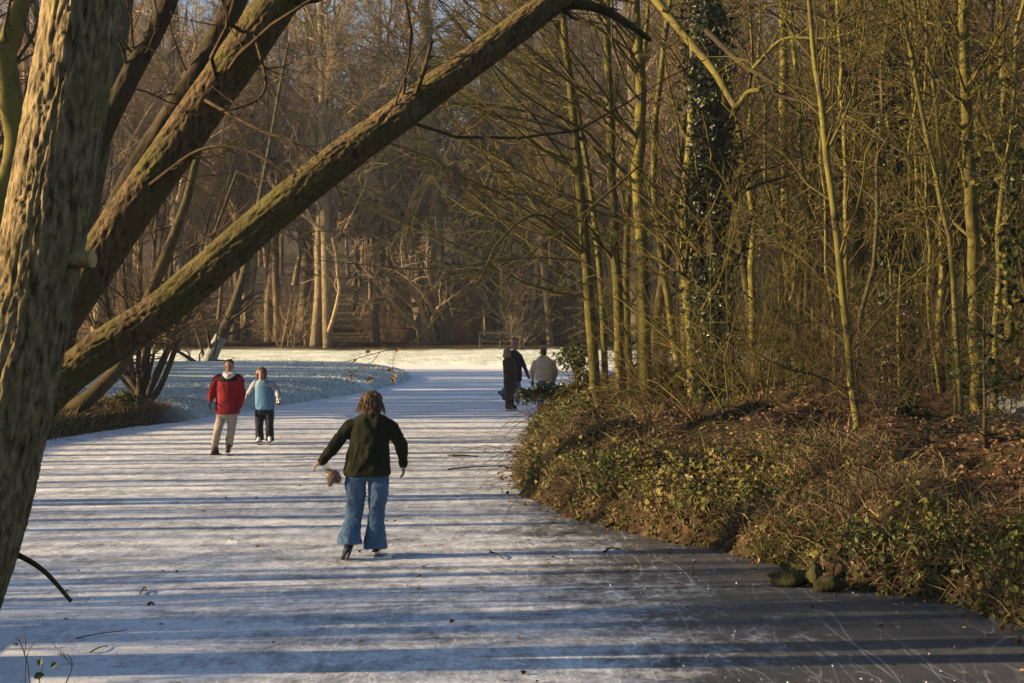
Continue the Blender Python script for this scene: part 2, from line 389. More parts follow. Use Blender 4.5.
BEECH = [dict(n=26, t=(.22, .98), ang=(25, 65), ln=(.22, .42), rr=(.28, .5), N=7, wander=.16, up=.07, S=5, shrink=.55, rmin=.03),
         dict(n=230, t=(.15, 1), ang=(25, 60), ln=(.3, .6), rr=(.4, .6), N=5, wander=.2, up=.03, S=4, rmin=.016),
         dict(n=1500, t=(.15, 1), ang=(25, 65), ln=(.35, .7), rr=(.4, .6), N=4, wander=.22, up=.02, S=3, rmin=.009),
         dict(n=3900, t=(.1, 1), ang=(25, 70), ln=(.35, .8), rr=(.5, .7), N=3, wander=.25, up=.0, S=3, rmin=.015)]
SLENDER = [dict(n=26, t=(.22, .97), ang=(30, 65), ln=(.12, .28), rr=(.25, .45), N=6, wander=.18, up=.08, S=4, shrink=.4, rmin=.011),
           dict(n=130, t=(.15, 1), ang=(25, 65), ln=(.3, .6), rr=(.4, .6), N=5, wander=.22, up=.02, S=3, rmin=.008),
           dict(n=430, t=(.1, 1), ang=(25, 70), ln=(.35, .75), rr=(.5, .7), N=4, wander=.28, up=.0, S=3, rmin=.0062)]
def place(protos, spots, labels=None, scale=(.85, 1.15), seed=1, first=None):
    rng = np.random.default_rng(seed); used = set()
    for k, (x, y) in enumerate(spots):
        j = rng.integers(len(protos)); p = protos[j]
        o = p if j not in used else copy_tree(p)
        used.add(j)
        o.location = (x, y, gz(x, y) - .05); o.rotation_euler = (0, 0, rng.uniform(0, 6.28))
        s = rng.uniform(*scale); o.scale = (s, s, s)
        if labels: o['label'] = labels
    for j, p in enumerate(protos):
        if j not in used:
            for ch in list(p.children): bpy.data.objects.remove(ch)
            bpy.data.objects.remove(p)

# ------------------------------------------------------------------ the far wood behind the lawn
rng = np.random.default_rng(7)
LF = 'tall bare grey-brown tree in the hazy wood behind the far lawn'
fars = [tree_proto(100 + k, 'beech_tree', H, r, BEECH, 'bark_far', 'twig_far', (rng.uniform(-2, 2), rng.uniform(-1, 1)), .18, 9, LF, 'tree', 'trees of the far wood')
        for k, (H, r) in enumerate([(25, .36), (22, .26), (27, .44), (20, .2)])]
spots = []
while len(spots) < 135:
    y = 92.5 + rng.uniform(0, 1) ** 1.3 * 42; x = rng.uniform(-.37 * y, .40 * y)
    if min([9] + [math.hypot(x - a, y - b_) for a, b_ in spots]) > 1.6 and not (abs(x - (-4.5)) < 4.5 and y < 97): spots.append((x, y))
place(fars, spots, seed=3, scale=(.85, 1.3))
def own_tree(name, label, base, top, r0, r1, spec, bark, twig, seed, mid=None, n=18, S=10, ext=1.25, group=None, bark_geo=0, sub=False):
    """a tree along a drawn line: base and top world points"""
    rng = np.random.default_rng(seed); base = np.asarray(base, float); top = np.asarray(top, float)
    base = base.copy(); 
    ctrl = [base] + ([np.asarray(q, float) for q in mid] if mid else []) + [top]
    dv = nrm(ctrl[-1] - ctrl[-2]); ctrl.append(top + (dv * .5 + np.array([0, 0, .5])) * np.linalg.norm(top - base) * (ext - 1) * 2)
    ctrl = [base - np.array([0, 0, .35])] + ctrl
    P = catmull(ctrl, n); P[1:-1] += rng.normal(size=(n - 2, 3)) * .012 * np.array([1, 1, 0])
    t = np.linspace(0, 1, n); Rd = r0 + (r1 - r0) * np.clip(t * ext, 0, 1); Rd = Rd * (1 - .75 * sstep(1 / ext * .95, 1, t)); Rd[0] *= 1.4; Rd[1] *= 1.12
    root = thing(name, label, 'tree', tuple(base), group)
    V, F = tubes((P - base)[None], Rd[None], S); link('trunk', mesh_from('trunk', V, F, M[bark]), root)
    if spec:
        V, F = join(crown_parts(rng, P - base, Rd, spec)); link('crown', mesh_from('crown', V, F, M[twig]), root)
    return root, P, Rd
def on(x, Z):
    X = (x - 512) * Z / FPX; return np.array([X, Z, gz(X, Z)])
BL = [BEECH[0], BEECH[1], dict(BEECH[2], n=900), dict(BEECH[3], n=1000, rmin=.02)]
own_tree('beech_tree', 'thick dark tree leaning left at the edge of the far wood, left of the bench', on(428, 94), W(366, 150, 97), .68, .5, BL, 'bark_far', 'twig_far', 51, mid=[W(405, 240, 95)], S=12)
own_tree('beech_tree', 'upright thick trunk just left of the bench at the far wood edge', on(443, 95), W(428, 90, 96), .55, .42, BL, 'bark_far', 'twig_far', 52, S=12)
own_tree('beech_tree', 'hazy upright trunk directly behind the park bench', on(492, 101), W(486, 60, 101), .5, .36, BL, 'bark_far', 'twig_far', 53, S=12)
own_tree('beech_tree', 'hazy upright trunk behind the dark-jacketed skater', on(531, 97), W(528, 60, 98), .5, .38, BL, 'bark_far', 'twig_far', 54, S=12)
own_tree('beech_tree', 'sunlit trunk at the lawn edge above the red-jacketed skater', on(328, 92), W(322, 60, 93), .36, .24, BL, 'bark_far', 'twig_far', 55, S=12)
lt, LP, LR = own_tree('lawn_tree', 'leaning trunk with a frosted pale foot on the lawn behind the red-jacketed skater', on(209, 74), W(245, 270, 74), .46, .28, SLENDER, 'bark_dark', 'twig_brown', 56, S=12, ext=2.2)
q = (LP - np.array(lt.location)); sl = q[:, 2] < 1.9
V, F = tubes(catmull(q[sl], 10)[None], (np.interp(np.linspace(0, 1, 10), np.linspace(0, 1, sl.sum()), LR[sl]) + .02)[None], 14); link('frosted_foot', mesh_from('frosted_foot', V, F, M['bark_frost']), lt)

# woods that read as one mass beyond
def far_wood(y0, y1, xr, n, seed):
    rng = np.random.default_rng(seed); parts = []
    for k in range(n):
        y = rng.uniform(y0, y1); x = rng.uniform(*xr) 
        H = rng.uniform(18, 30); P, Rd = trunk_path(rng, H, rng.normal(size=2) * 1.2, .2, 7, rng.uniform(.14, .4)); z = gz(x, y)
        o = np.array([x, y, z]); parts.append((lambda q: (q[0] + o, q[1]))(tubes(P[None], Rd[None], 5)))
        a, b_ = kids(rng, P[None], Rd[None], 22, t=(.15, 1), ang=(25, 65), ln=(.2, .4), rr=(.3, .5), N=4, up=.08, rmin=.03)
        parts.append((lambda q: (q[0] + o, q[1]))(tubes(a, b_, 3)))
        a, b_ = kids(rng, a, b_, 130, t=(.1, 1), ln=(.35, .8), N=3, up=.02, rmin=.04); parts.append((lambda q: (q[0] + o, q[1]))(tubes(a, b_, 3)))
        a, b_ = kids(rng, a, b_, 330, t=(.1, 1), ln=(.45, .95), N=2, up=.0, rmin=.036); parts.append((lambda q: (q[0] + o, q[1]))(tubes(a, b_, 3)))
    V, F = join(parts); return mesh_from('far_wood', V, F, M['twig_far'])
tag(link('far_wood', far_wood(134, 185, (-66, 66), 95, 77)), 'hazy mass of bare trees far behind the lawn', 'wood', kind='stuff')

# undergrowth: bare shrubs
def shrub_proto(seed, H, stems, label, group, twig='twig_brown', spread=.5, n2=150, n3=600, name='bare_shrub', r=.018, cat='shrub'):
    rng = np.random.default_rng(seed); N_ = 7
    base = rng.normal(size=(stems, 3)) * np.array([.18, .18, 0]) * H / 2
    dr = nrm(np.stack([rng.normal(size=stems) * spread, rng.normal(size=stems) * spread, np.ones(stems)], -1))
    P = np.zeros((stems, N_, 3)); P[:, 0] = base - np.array([0, 0, .15]); le = H * rng.uniform(.5, 1.1, stems)
    for k in range(1, N_):
        dr = nrm(dr + rng.normal(size=(stems, 3)) * .14); P[:, k] = P[:, k - 1] + dr * (le / (N_ - 1))[:, None]
    Rd = r * rng.uniform(.5, 1.2, stems)[:, None] * np.linspace(1, .25, N_)[None]
    root = thing(name, label, cat, group=group)
    V, F = tubes(P, Rd, 4); link('stems', mesh_from('stems', V, F, M[twig]), root)
    a, b_ = kids(rng, P, Rd, n2, t=(.1, 1), ang=(25, 75), ln=(.25, .6), N=5, wander=.3, up=.02, rmin=.0055)
    pts = [tubes(a, b_, 3)]
    a, b_ = kids(rng, a, b_, n3, t=(.1, 1), ang=(25, 75), ln=(.3, .7), N=4, wander=.35, up=.0, rmin=.0042); pts.append(tubes(a, b_, 3))
    V, F = join(pts); link('twigs', mesh_from('twigs', V, F, M[twig]), root)['kind'] = 'stuff'
    return root
fs = [shrub_proto(200 + k, h, 14, 'bare brown shrub in the undergrowth of the far wood', 'undergrowth of the far wood', 'twig_far', .5, 200, 700, r=.03) for k, h in enumerate((3.2, 4.5, 2.6))]
spots = []
while len(spots) < 70:
    y = rng.uniform(92, 118); spots.append((rng.uniform(-.40 * y, .40 * y), y))
place(fs, spots, seed=5, scale=(.8, 1.4))

# ------------------------------------------------------------------ left bank: foreground tree and the leaning tree
def bark_tube(path, rad, n, S, amp, seed, fu=9., fv=2.0, knots=()):
    P = catmull(path, n); t = np.linspace(0, len(rad) - 1, n); Rd = np.interp(t, np.arange(len(rad)), rad)
    T = nrm(np.gradient(P, axis=0)); ref = np.array([0, 1., 0])
    U = nrm(np.cross(T, ref)); Vv = np.cross(T, U)
    a = np.arange(S) * 2 * np.pi / S
    ln = np.concatenate([[0], np.cumsum(np.linalg.norm(np.diff(P, axis=0), axis=1))])
    A, LN = np.meshgrid(a, ln); RR = Rd[:, None] * np.ones_like(A)
    q = np.stack([np.cos(A) * RR * fu, np.sin(A) * RR * fu, LN * fv], -1)
    wq = q + np.array([.4, .4, .75]) * np.stack([vn(q * 1.7, seed + 9), vn(q * 1.7, seed + 10), vn(q * 1.7, seed + 11)], -1)
    n1 = np.abs(vn(wq * 1.9, seed)); n2 = np.abs(vn(wq * 3.7 + 5, seed + 1)); n3 = vn(q * 9, seed + 2)
    h = sstep(0, .26, n1) * .7 + sstep(0, .3, n2) * .3 + .2 * n3
    big = fbm(q * .16, 2, seed + 4)
    dr = amp * (h - .8) + RR * .09 * big
    for (kl, ka, kr, kh) in knots:
        da = np.abs((A - ka + np.pi) % (2 * np.pi) - np.pi) * RR; dr = dr + kh * np.exp(-((LN - kl) ** 2 + da ** 2) / kr ** 2)
    RR = RR + dr
    V = (P[:, None] + RR[..., None] * (np.cos(A)[..., None] * U[:, None] + np.sin(A)[..., None] * Vv[:, None])).reshape(-1, 3)
    ni = np.arange(n - 1)[:, None] * S; si = np.arange(S)[None]; s2 = (si + 1) % S
    return V, np.stack([ni + si, ni + s2, ni + S + s2, ni + S + si], -1).reshape(-1, 4), P, Rd
SIDE = [dict(n=14, t=(.5, .98), ang=(40, 75), ln=(.2, .4), rr=(.08, .18), N=7, wander=.22, up=.1, S=5, shrink=.3, rmin=.008),
        dict(n=90, t=(.15, 1), ang=(25, 65), ln=(.25, .55), rr=(.4, .6), N=5, wander=.25, up=.0, S=4, rmin=.004),
        dict(n=520, t=(.1, 1), ang=(25, 70), ln=(.3, .65), rr=(.5, .7), N=4, wander=.28, up=.0, S=3, rmin=.0025)]
# big near trunk
gb = on(-105, 6.0); gb[2] = gz(gb[0], gb[1])
ctrl = [np.array([gb[0] - .06, gb[1], gb[2] - .3]), gb + np.array([0, 0, .1]), W(-44, 595, 6.0), W(-8, 480, 6.0), W(32, 300, 6.02), W(60, 150, 6.04), W(84, 0, 6.06), W(120, -260, 6.2), W(150, -520, 6.4)]
V, F, P, Rd = bark_tube(ctrl, [.28, .225, .185, .176, .166, .16, .154, .14, .11], 560, 150, .016, 3, fu=27., fv=3.2)
root = thing('bank_tree', 'big upright tree with rough sunlit bark at the left edge, nearest the camera', 'tree', tuple(gb))
link('trunk', mesh_from('trunk', V - gb, F, M['bark_near']), root)
rg = np.random.default_rng(61)
V, F = join(crown_parts(rg, (P - gb)[420::14], Rd[420::14], [dict(SLENDER[0], n=10, t=(.5, 1), ln=(.8, 1.4)), dict(SLENDER[1], n=60), dict(SLENDER[2], n=260)]))
link('crown', mesh_from('crown', V, F, M['twig_brown']), root)
def stub(p, dirv, r, ln, bark, seed, cutmat):
    n = 9; ps = [p, p + dirv * ln * .5, p + dirv * ln]
    V, F, PP, RR = bark_tube(ps, [r * 1.15, r, r * .97], n, 20, .003, seed)
    o = mesh_from('branch_stub', V, F, M[bark]); last = list(range((n - 1) * 20, n * 20))
    bm = bmesh.new(); bm.from_mesh(o); bm.verts.ensure_lookup_table(); f = bm.faces.new([bm.verts[i] for i in last]); f.material_index = 1; bm.normal_update(); bm.to_mesh(o); bm.free()
    o.materials.append(cutmat); return o
M['cut_wood'] = plain('cut_wood', (.38, .27, .13), .8, .1, .25, 14)
me = stub(W(66, 259, 5.98) - gb, nrm([.95, -.25, -.02]), .034, .12, 'bark_near', 17, M['cut_wood']); o = link('branch_stub', me, root); tag(o, 'sawn-off branch stub with pale cut face')

# leaning tree on the bank: the stems share one root out of frame at the left
lb = on(-150, 10.2)
root = thing('leaning_tree', 'several-stemmed mossy tree on the left bank with a thick stem leaning over the ice', 'tree', tuple(lb))
stems = [
 ('leaning_stem', [lb + np.array([-.1, 0, -.3]), lb + np.array([.15, 0, .15]), W(45, 397, 10.0), W(170, 303, 10.1), W(300, 191, 10.2), W(420, 100, 10.4), W(560, -5, 10.7), W(760, -170, 11.2), W(960, -300, 11.6)],
  [.24, .19, .128, .126, .124, .110, .095, .08, .05], [(4.05, 4.9, .10, .05), (3.0, 4.7, .12, .04), (5.0, 4.9, .1, .055), (5.5, 2.0, .12, .03)], 21, .013),
 ('leaning_stem', [lb + np.array([-.25, .25, -.3]), lb + np.array([-.05, .25, .2]), W(40, 345, 10.5), W(120, 226, 10.6), W(200, 112, 10.7), W(282, -5, 10.8), W(400, -190, 11.1), W(480, -380, 11.4)],
  [.24, .19, .150, .148, .146, .142, .11, .06], [(3.3, 4.6, .12, .03)], 22, .011),
 ('leaning_stem', [lb + np.array([-.3, 1.3, -.3]), lb + np.array([-.25, 1.4, .2]), W(60, 330, 12.2), W(130, 185, 12.3), W(188, 90, 12.4), W(240, -8, 12.5), W(330, -200, 12.7)],
  [.2, .17, .115, .105, .098, .09, .05], [], 23, .008),
 ('leaning_stem', [lb + np.array([-.6, 1.0, -.3]), lb + np.array([-.5, 1.0, .2]), W(25, 330, 11.5), W(90, 160, 11.5), W(128, 80, 11.5), W(172, -8, 11.6), W(230, -200, 11.7)],
  [.2, .15, .09, .085, .075, .066, .03], [], 24, .008)]
allp = []; 
for k, (nm, cs, rd, kn, sd, am) in enumerate(stems):
    nn = 560 if k < 2 else 220; SS = 84 if k < 2 else 36
    V, F, P, Rd = bark_tube(cs, rd, nn, SS, am * 1.5, sd, fu=29. if k < 2 else 24, fv=3.4, knots=kn)
    link(nm, mesh_from(nm, V - lb, F, M['bark_lean' if k < 2 else 'bark_dark']), root)
    step = max(1, nn // 20); allp.append(((P - lb)[::step][:20], Rd[::step][:20]))
rg = np.random.default_rng(64); parts = []
for P, Rd in allp: parts += crown_parts(rg, P, Rd, [dict(SIDE[0], n=9, t=(.62, .98), ln=(.15, .34), up=.16), dict(SIDE[1], n=60), dict(SIDE[2], n=320)])
V, F = join(parts); link('crown', mesh_from('crown', V, F, M['twig_brown']), root)
# drawn side branches on the long stem
def branch(name, pts, r0, r1, mat, parent, origin, rng, tw=0, n=16, S=6, twl=(.1, .3), lab=None):
    P = catmull(pts, n); Rd = np.linspace(r0, r1, n)
    parts = [tubes((P - origin)[None], Rd[None], S)]
    if tw:
        a, b_ = kids(rng, (P - origin)[None], Rd[None], tw, t=(.1, 1), ang=(30, 70), ln=twl, rr=(.3, .6), N=5, wander=.25, up=.0, rmin=.0022, rel=False); parts.append(tubes(a, b_, 4))
        a, b_ = kids(rng, a, b_, tw * 3, t=(.2, 1), ang=(30, 70), ln=(.3, .7), N=3, wander=.25, rmin=.0018); parts.append(tubes(a, b_, 3))
    V, F = join(parts); return link(name, mesh_from(name, V, F, M[mat]), parent)
branch('side_branch', [W(404, 118, 10.35), W(415, 95, 10.3), W(424, 70, 10.2), W(432, 40, 10.1)], .028, .012, 'bark_lean', root, lb, rg, 3)
branch('side_branch', [W(392, 128, 10.35), W(398, 95, 10.2), W(415, 60, 10.1), W(430, 38, 10.1)], .009, .004, 'twig_brown', root, lb, rg, 3)
branch('side_branch', [W(545, 5, 10.7), W(590, 6, 10.8), W(625, 22, 11.0), W(650, 40, 11.2)], .045, .02, 'bark_dark', root, lb, rg, 6)
branch('side_branch', [W(150, 185, 10.5), W(200, 150, 10.3), W(245, 150, 10.2), W(290, 175, 10.1)], .016, .005, 'twig_brown', root, lb, rg, 14, twl=(.2, .6))
branch('side_branch', [W(255, 35, 10.6), W(265, 90, 10.5), W(230, 110, 10.4), W(180, 112, 10.3)], .014, .004, 'twig_brown', root, lb, rg, 14, twl=(.2, .6))
branch('side_branch', [W(205, 100, 10.5), W(260, 130, 10.3), W(310, 150, 10.2), W(345, 200, 10.1)], .014, .004, 'twig_brown', root, lb, rg, 14, twl=(.2, .6))
branch('dead_branch', [W(-10, 545, 6.2), W(20, 556, 6.2), W(45, 572, 6.15), W(71, 601, 6.1)], .014, .008, 'bark_dark', bpy.data.objects['bank_tree'], np.array(gb), rg, 0)

# other trees on the left bank
own_tree('bank_tree', 'pale sunlit leaning tree at the left bank behind the long leaning stem', on(70, 33.2), W(196, 165, 33), .21, .14, SIDE, 'bark_lean', 'twig_brown', 71, mid=[W(92, 395, 33), W(122, 362, 33), W(152, 290, 33)], S=14, n=26, ext=1.5)
own_tree('bank_tree', 'yellow sunlit trunk at the far left edge behind the big near trunk', on(-60, 20), W(24, -10, 20), .2, .15, SIDE, 'bark_moss', 'twig_brown', 72, mid=[W(-10, 240, 20), W(17, 150, 20), W(5, 60, 20)], S=12, n=24, ext=1.3)
own_tree('bank_tree', 'dark trunk seen between the near trunk and the upper leaning stem', on(55, 38), W(125, -10, 38), .36, .24, SIDE, 'bark_dark', 'twig_brown', 73, S=12, ext=1.3)
own_tree('bank_tree', 'sunlit upright trunk low behind the near trunk on the left bank', on(62, 45), W(86, 60, 45), .33, .25, SIDE, 'bark_moss', 'twig_brown', 74, S=12, ext=1.4)
# multi-stemmed alder
ab = on(140, 36.6); root = thing('alder_shrub', 'dark many-stemmed bush on the left bank at the ice edge', 'bush', tuple(ab)); rg = np.random.default_rng(81)
ends = [(96, 330), (112, 325), (126, 300), (140, 310), (152, 285), (166, 300), (178, 320), (188, 300), (205, 260), (160, 250)]
P = np.stack([catmull([ab + np.array([rg.normal() * .2 + .1 * (k % 3), rg.normal() * .15, -.15]), W(120 + (ex - 96) * .42, 375, 37) , W(ex, ey, 37 + rg.normal() * .8), W(ex + (ex - 140) * .5, ey - 90, 37 + rg.normal())], 12) for k, (ex, ey) in enumerate(ends)])
Rd = rg.uniform(.05, .11, len(ends))[:, None] * np.linspace(1, .3, 12)[None]
V, F = tubes(P - ab, Rd, 7); link('stems', mesh_from('stems', V, F, M['bark_dark']), root)
parts = []; a, b_ = kids(rg, P - ab, Rd, 90, t=(.35, 1), ang=(20, 60), ln=(.3, .6), N=5, up=.05, rmin=.006); parts.append(tubes(a, b_, 4))
a, b_ = kids(rg, a, b_, 600, t=(.1, 1), ln=(.3, .7), N=3, rmin=.005); parts.append(tubes(a, b_, 3))
V, F = join(parts); link('twigs', mesh_from('twigs', V, F, M['twig_brown']), root)

# trees of the left wood, mostly out of the picture: they stand between the sun and the ice
LS = [dict(SLENDER[0], n=14, t=(.25, .97)), dict(SLENDER[1], n=50), dict(SLENDER[2], n=110)]
ll = [tree_proto(300 + k, 'wood_tree', H, r, LS, 'bark_dark', 'twig_brown', (0, 0), .22, 8, 'slender bare tree of the wood on the left bank', 'tree', 'trees of the wood on the left')
      for k, (H, r) in enumerate([(15, .12), (13, .09), (17, .15), (11, .07)])]
rng = np.random.default_rng(12); spots = []
while len(spots) < 150:
    y = rng.uniform(-4, 37); lim = -.345 * max(y, 8) - 2.5; x = lim - rng.uniform(0, 1) * 46
    if min(abs(y - 6.0 - .105 * (x + 2.3)), abs(y - 10.3 - .105 * (x + 1.5))) < .75: continue
    if pond_d(np.array([x]), np.array([y]))[0] > 1: spots.append((x, y))
place(ll, spots, seed=9, scale=(.65, 1.05))
l2 = [tree_proto(320 + k, 'wood_tree', H, r, SLENDER, 'bark_far', 'twig_brown', (0, 0), .22, 8, 'bare tree of the wood at the left side of the lawn', 'tree', 'trees left of the lawn')
      for k, (H, r) in enumerate([(17, .24), (15, .18), (18, .3)])]
spots = []
while len(spots) < 115:
    y = rng.uniform(37, 70); lim = -.345 * y * rng.choice([.86, 1, 1]) ; x = lim - rng.uniform(0, 1) * 30
    if pond_d(np.array([x]), np.array([y]))[0] > 1.5: spots.append((x, y))
place(l2, spots, seed=10, scale=(.8, 1.2))

ls_ = [shrub_proto(340 + k, h, 22, 'tall bare bush of the thicket on the left bank', 'thicket on the left bank', 'twig_brown', .45, 150, 420, r=.03) for k, h in enumerate((4.2, 5.5))]
spots = []
while len(spots) < 72:
    if len(spots) < 10: y = rng.uniform(4, 12.5); x = -.345 * max(y, 9) - 5.5 - rng.uniform(0, 14)
    else: y = rng.uniform(38, 70); x = -.36 * y - 3 - rng.uniform(0, 13)
    if min(abs(y - 6.0 - .105 * (x + 2.3)), abs(y - 10.3 - .105 * (x + 1.5))) < 1.6: continue
    if pond_d(np.array([x]), np.array([y]))[0] > .8: spots.append((x, y))
place(ls_, spots, seed=14, scale=(.9, 1.5))

# ------------------------------------------------------------------ right bank wood
def rt(label, xb, Z, pts, wpx, spec=SLENDER, bark='bark_moss', seed=0, ext=1.4, twig='twig_moss', S=10):
    b0 = on(xb, Z); k = Z / FPX
    return own_tree('bank_tree', label, b0, W(*pts[-1], Z), wpx * k * .53, wpx * k * .36, spec, bark, twig, seed, mid=[W(*q, Z + .1) for q in pts[:-1]], S=S, n=24, ext=ext)
OVER = [dict(n=26, t=(.36, .92), ang=(45, 75), ln=(.28, .55), rr=(.2, .36), N=8, wander=.13, up=.03, S=5, shrink=.35, rmin=.011, bias=((-1.4, -.1, 0), .75)),
        dict(n=170, t=(.12, 1), ang=(20, 55), ln=(.25, .5), rr=(.4, .6), N=6, wander=.18, up=.01, S=4, rmin=.008),
        dict(n=650, t=(.1, 1), ang=(20, 60), ln=(.3, .65), rr=(.5, .7), N=4, wander=.22, up=.0, S=3, rmin=.0065)]
rt('leftmost sunlit mossy trunk of the right wood, beside the holly', 597, 28.5, [(590, 320), (584, 230), (575, 130), (562, -10)], 12, OVER, seed=401)
rt('second mossy trunk from the holly, straight and yellow at its foot', 621, 29.5, [(618, 300), (612, 180), (606, -10)], 12, OVER, seed=402)
rt('dark mossy trunk with a kink, third from the holly', 645, 28.0, [(643, 300), (638, 180), (641, 90), (634, -10)], 15, OVER, seed=403)
rt('thin mossy stem close behind the third trunk from the holly', 632, 31.0, [(626, 300), (630, 180), (650, -10)], 8, seed=404)
rt('bright mossy trunk with a gentle bend left of the ivy-clad trunk', 694, 27.0, [(690, 330), (685, 240), (692, 120), (697, -10)], 13, seed=405)
ivy_root, ivy_P, ivy_R = rt('thick trunk wrapped in dark ivy, right of the bent bright trunk', 714, 26.4, [(713, 300), (711, 150), (709, -10)], 19, bark='bark_dark', seed=406, S=12)
rt('slim yellow-green stem leaning left, alone at the bank top', 858, 18.5, [(850, 370), (838, 250), (822, 110), (808, -10)], 9, seed=407)
rt('pale straight mossy trunk midway between ivy trunk and leaning stem', 785, 34.0, [(784, 250), (784, 120), (783, -10)], 13, seed=408)
rt('thin straight stem just left of the dark ivy-clad trunk on the right', 862, 27.0, [(857, 250), (855, 120), (853, -10)], 9, seed=409)
rt('thin reddish stem second left of the dark ivy-clad trunk on the right', 852, 25.0, [(847, 260), (843, 120), (838, -10)], 6, seed=410)
ivy2_root, ivy2_P, ivy2_R = rt('dark ivy-clad trunk in the right part of the wood', 897, 26.0, [(896, 250), (893, 120), (896, -10)], 15, bark='bark_dark', seed=411)
rt('bright mossy straight trunk near the right edge of the picture', 978, 22.0, [(975, 300), (969, 150), (963, -10)], 15, seed=412)
rt('thin bright green stem bending left beside the right-edge trunk', 962, 20.5, [(950, 250), (925, 130), (905, 20), (900, -10)], 6, seed=413)
rt('thin curved stem rising right of the dark ivy-clad trunk', 955, 21.0, [(952, 260), (940, 150), (927, 40), (918, -10)], 5, seed=414)
rt('slim trunk at the far right edge behind holly leaves', 1008, 24.0, [(1006, 250), (1004, 120), (1000, -10)], 9, seed=415)
rt('leaning thin stem between the third trunk and the bent trunk', 682, 30.0, [(672, 330), (661, 250), (654, 150), (668, 20), (672, -10)], 8, seed=416)
rt('mossy stem between the first two trunks from the holly', 608, 33.0, [(600, 280), (585, 150), (560, 30), (550, -10)], 7, OVER, seed=417)
# heavy limb and crooked dark branch hanging before the wood
rg = np.random.default_rng(90); io = np.array(ivy_root.location)
branch('limb', [W(640, -20, 24.5), W(680, 30, 24), W(712, 68, 23.5), W(729, 96, 23.3), W(737, 106, 23.2), W(748, 93, 23.2), W(760, 90, 23.1)], .075, .04, 'bark_moss', ivy_root, io, rg, 5, n=30, S=8)
branch('limb', [W(706, 30, 24), W(735, 58, 23.5), W(752, 70, 23.2), W(771, 82, 23), W(776, 94, 23), W(800, 101, 22.8), W(850, 112, 22.4), W(909, 118, 22)], .05, .022, 'bark_dark', ivy_root, io, rg, 12, n=40, S=7, twl=(.3, .9))
branch('limb', [W(752, 70, 23.2), W(775, 45, 23), W(790, 38, 22.8), W(830, 38, 22.6), W(875, 25, 22.4), W(905, 16, 22.2)], .035, .012, 'bark_moss', ivy_root, io, rg, 12, n=30, S=7, twl=(.3, .9))
# random slender trees
RL = 'slender mossy tree deep in the right bank wood'
rp = [tree_proto(500 + k, 'slender_tree', H, r, SLENDER, 'bark_moss' if k not in (2, 4) else 'bark_dark', 'twig_moss' if k not in (2, 4) else 'twig_brown', (rng.uniform(-1, 1), rng.uniform(-1, 1)), .3, 8, RL, 'tree', 'slender trees of the right bank wood')
      for k, (H, r) in enumerate([(12, .08), (10, .05), (14, .12), (9, .035), (11, .04)])]
rng = np.random.default_rng(20); spots = []
while len(spots) < 125:
    y = rng.uniform(21, 50); x = rng.uniform(.8, .40 * y + 3); dd_ = pond_d(np.array([x]), np.array([y]))[0]
    xp = 512 + x * FPX / y
    if dd_ > 2.2 and (xp > 830 or y > 31) and (xp > 740 or y > 35): spots.append((x, y))
place(rp, spots, seed=21, scale=(.8, 1.2))
# golden scrub of the right bank
sp = [shrub_proto(600 + k, h, st, 'tangled bare scrub growing among the trees on the right bank', 'scrub of the right bank wood', 'twig_moss' if k % 2 else 'twig_brown', .6, 90, 220, r=.013)
      for k, (h, st) in enumerate([(2.6, 14), (3.6, 12), (1.8, 18), (4.4, 10)])]
spots = []
while len(spots) < 105:
    y = 14.5 + rng.uniform(0, 1) * 34; x = rng.uniform(.6, .40 * y + 2); dd_ = pond_d(np.array([x]), np.array([y]))[0]
    if dd_ > 1.5 and not (dd_ < 3 and rng.uniform() < .6) and not (y < 22 and rng.uniform() < .5): spots.append((x, y))
place(sp, spots, seed=22, scale=(.7, 1.15))

# ------------------------------------------------------------------ leaves
def leaf_mesh(name, pts, rng, size, mat, normal=None, nj=.7, curl=.3, wid=.8, rndpow=1., clus=None):
    n = len(pts); nn = rng.normal(size=(n, 3)) * nj
    if normal is not None: nn = nn + normal
    nn = nrm(nn); a = nrm(np.cross(nn, rng.normal(size=(n, 3)))); c = np.cross(nn, a)
    s = rng.uniform(size[0], size[1], n)[:, None]; w = s * wid * .5
    v = np.stack([pts - a * s * .5, pts - a * s * .12 + c * w + nn * s * curl * .5, pts + a * s * .25 + c * w * .7 + nn * s * curl * .4, pts + a * s * .5 - nn * s * .1,
                  pts + a * s * .25 - c * w * .7 + nn * s * curl * .4, pts - a * s * .12 - c * w + nn * s * curl * .5], 1).reshape(-1, 3)
    k = np.arange(n)[:, None] * 6
    F1 = k + np.array([[0, 1, 2, 3]]); F2 = k + np.array([[0, 3, 4, 5]])
    r = rng.uniform(size=n) ** rndpow
    if clus is not None: r = np.clip(r * .55 + clus * .5, 0, 1)
    return mesh_from(name, v, [F1, F2], M[mat], False, np.concatenate([r, r]))
def ivy_on(root, P, Rd, n, seed, zmax):
    rng = np.random.default_rng(seed); o = np.array(root.location)
    i = rng.integers(1, len(P) - 2, n); f = rng.uniform(size=n)[:, None]; p = P[i] * (1 - f) + P[i + 1] * f
    a = rng.uniform(0, 6.28, n); out = np.stack([np.cos(a), np.sin(a), np.zeros(n)], -1)
    cl = fbm(np.stack([a * .8, p[:, 2] * 1.3, a * 0], -1), 2, seed)
    rad = Rd[i] + .05 + np.abs(rng.normal(size=n)) * (.13 + .12 * cl)
    keep = (p[:, 2] < zmax) & (cl > -.35); pts = (p + out * rad[:, None] - o)[keep]
    link('ivy', leaf_mesh('ivy', pts, rng, (.05, .12), 'ivy_dark', out[keep], .7, rndpow=1.8), root)['kind'] = 'stuff'
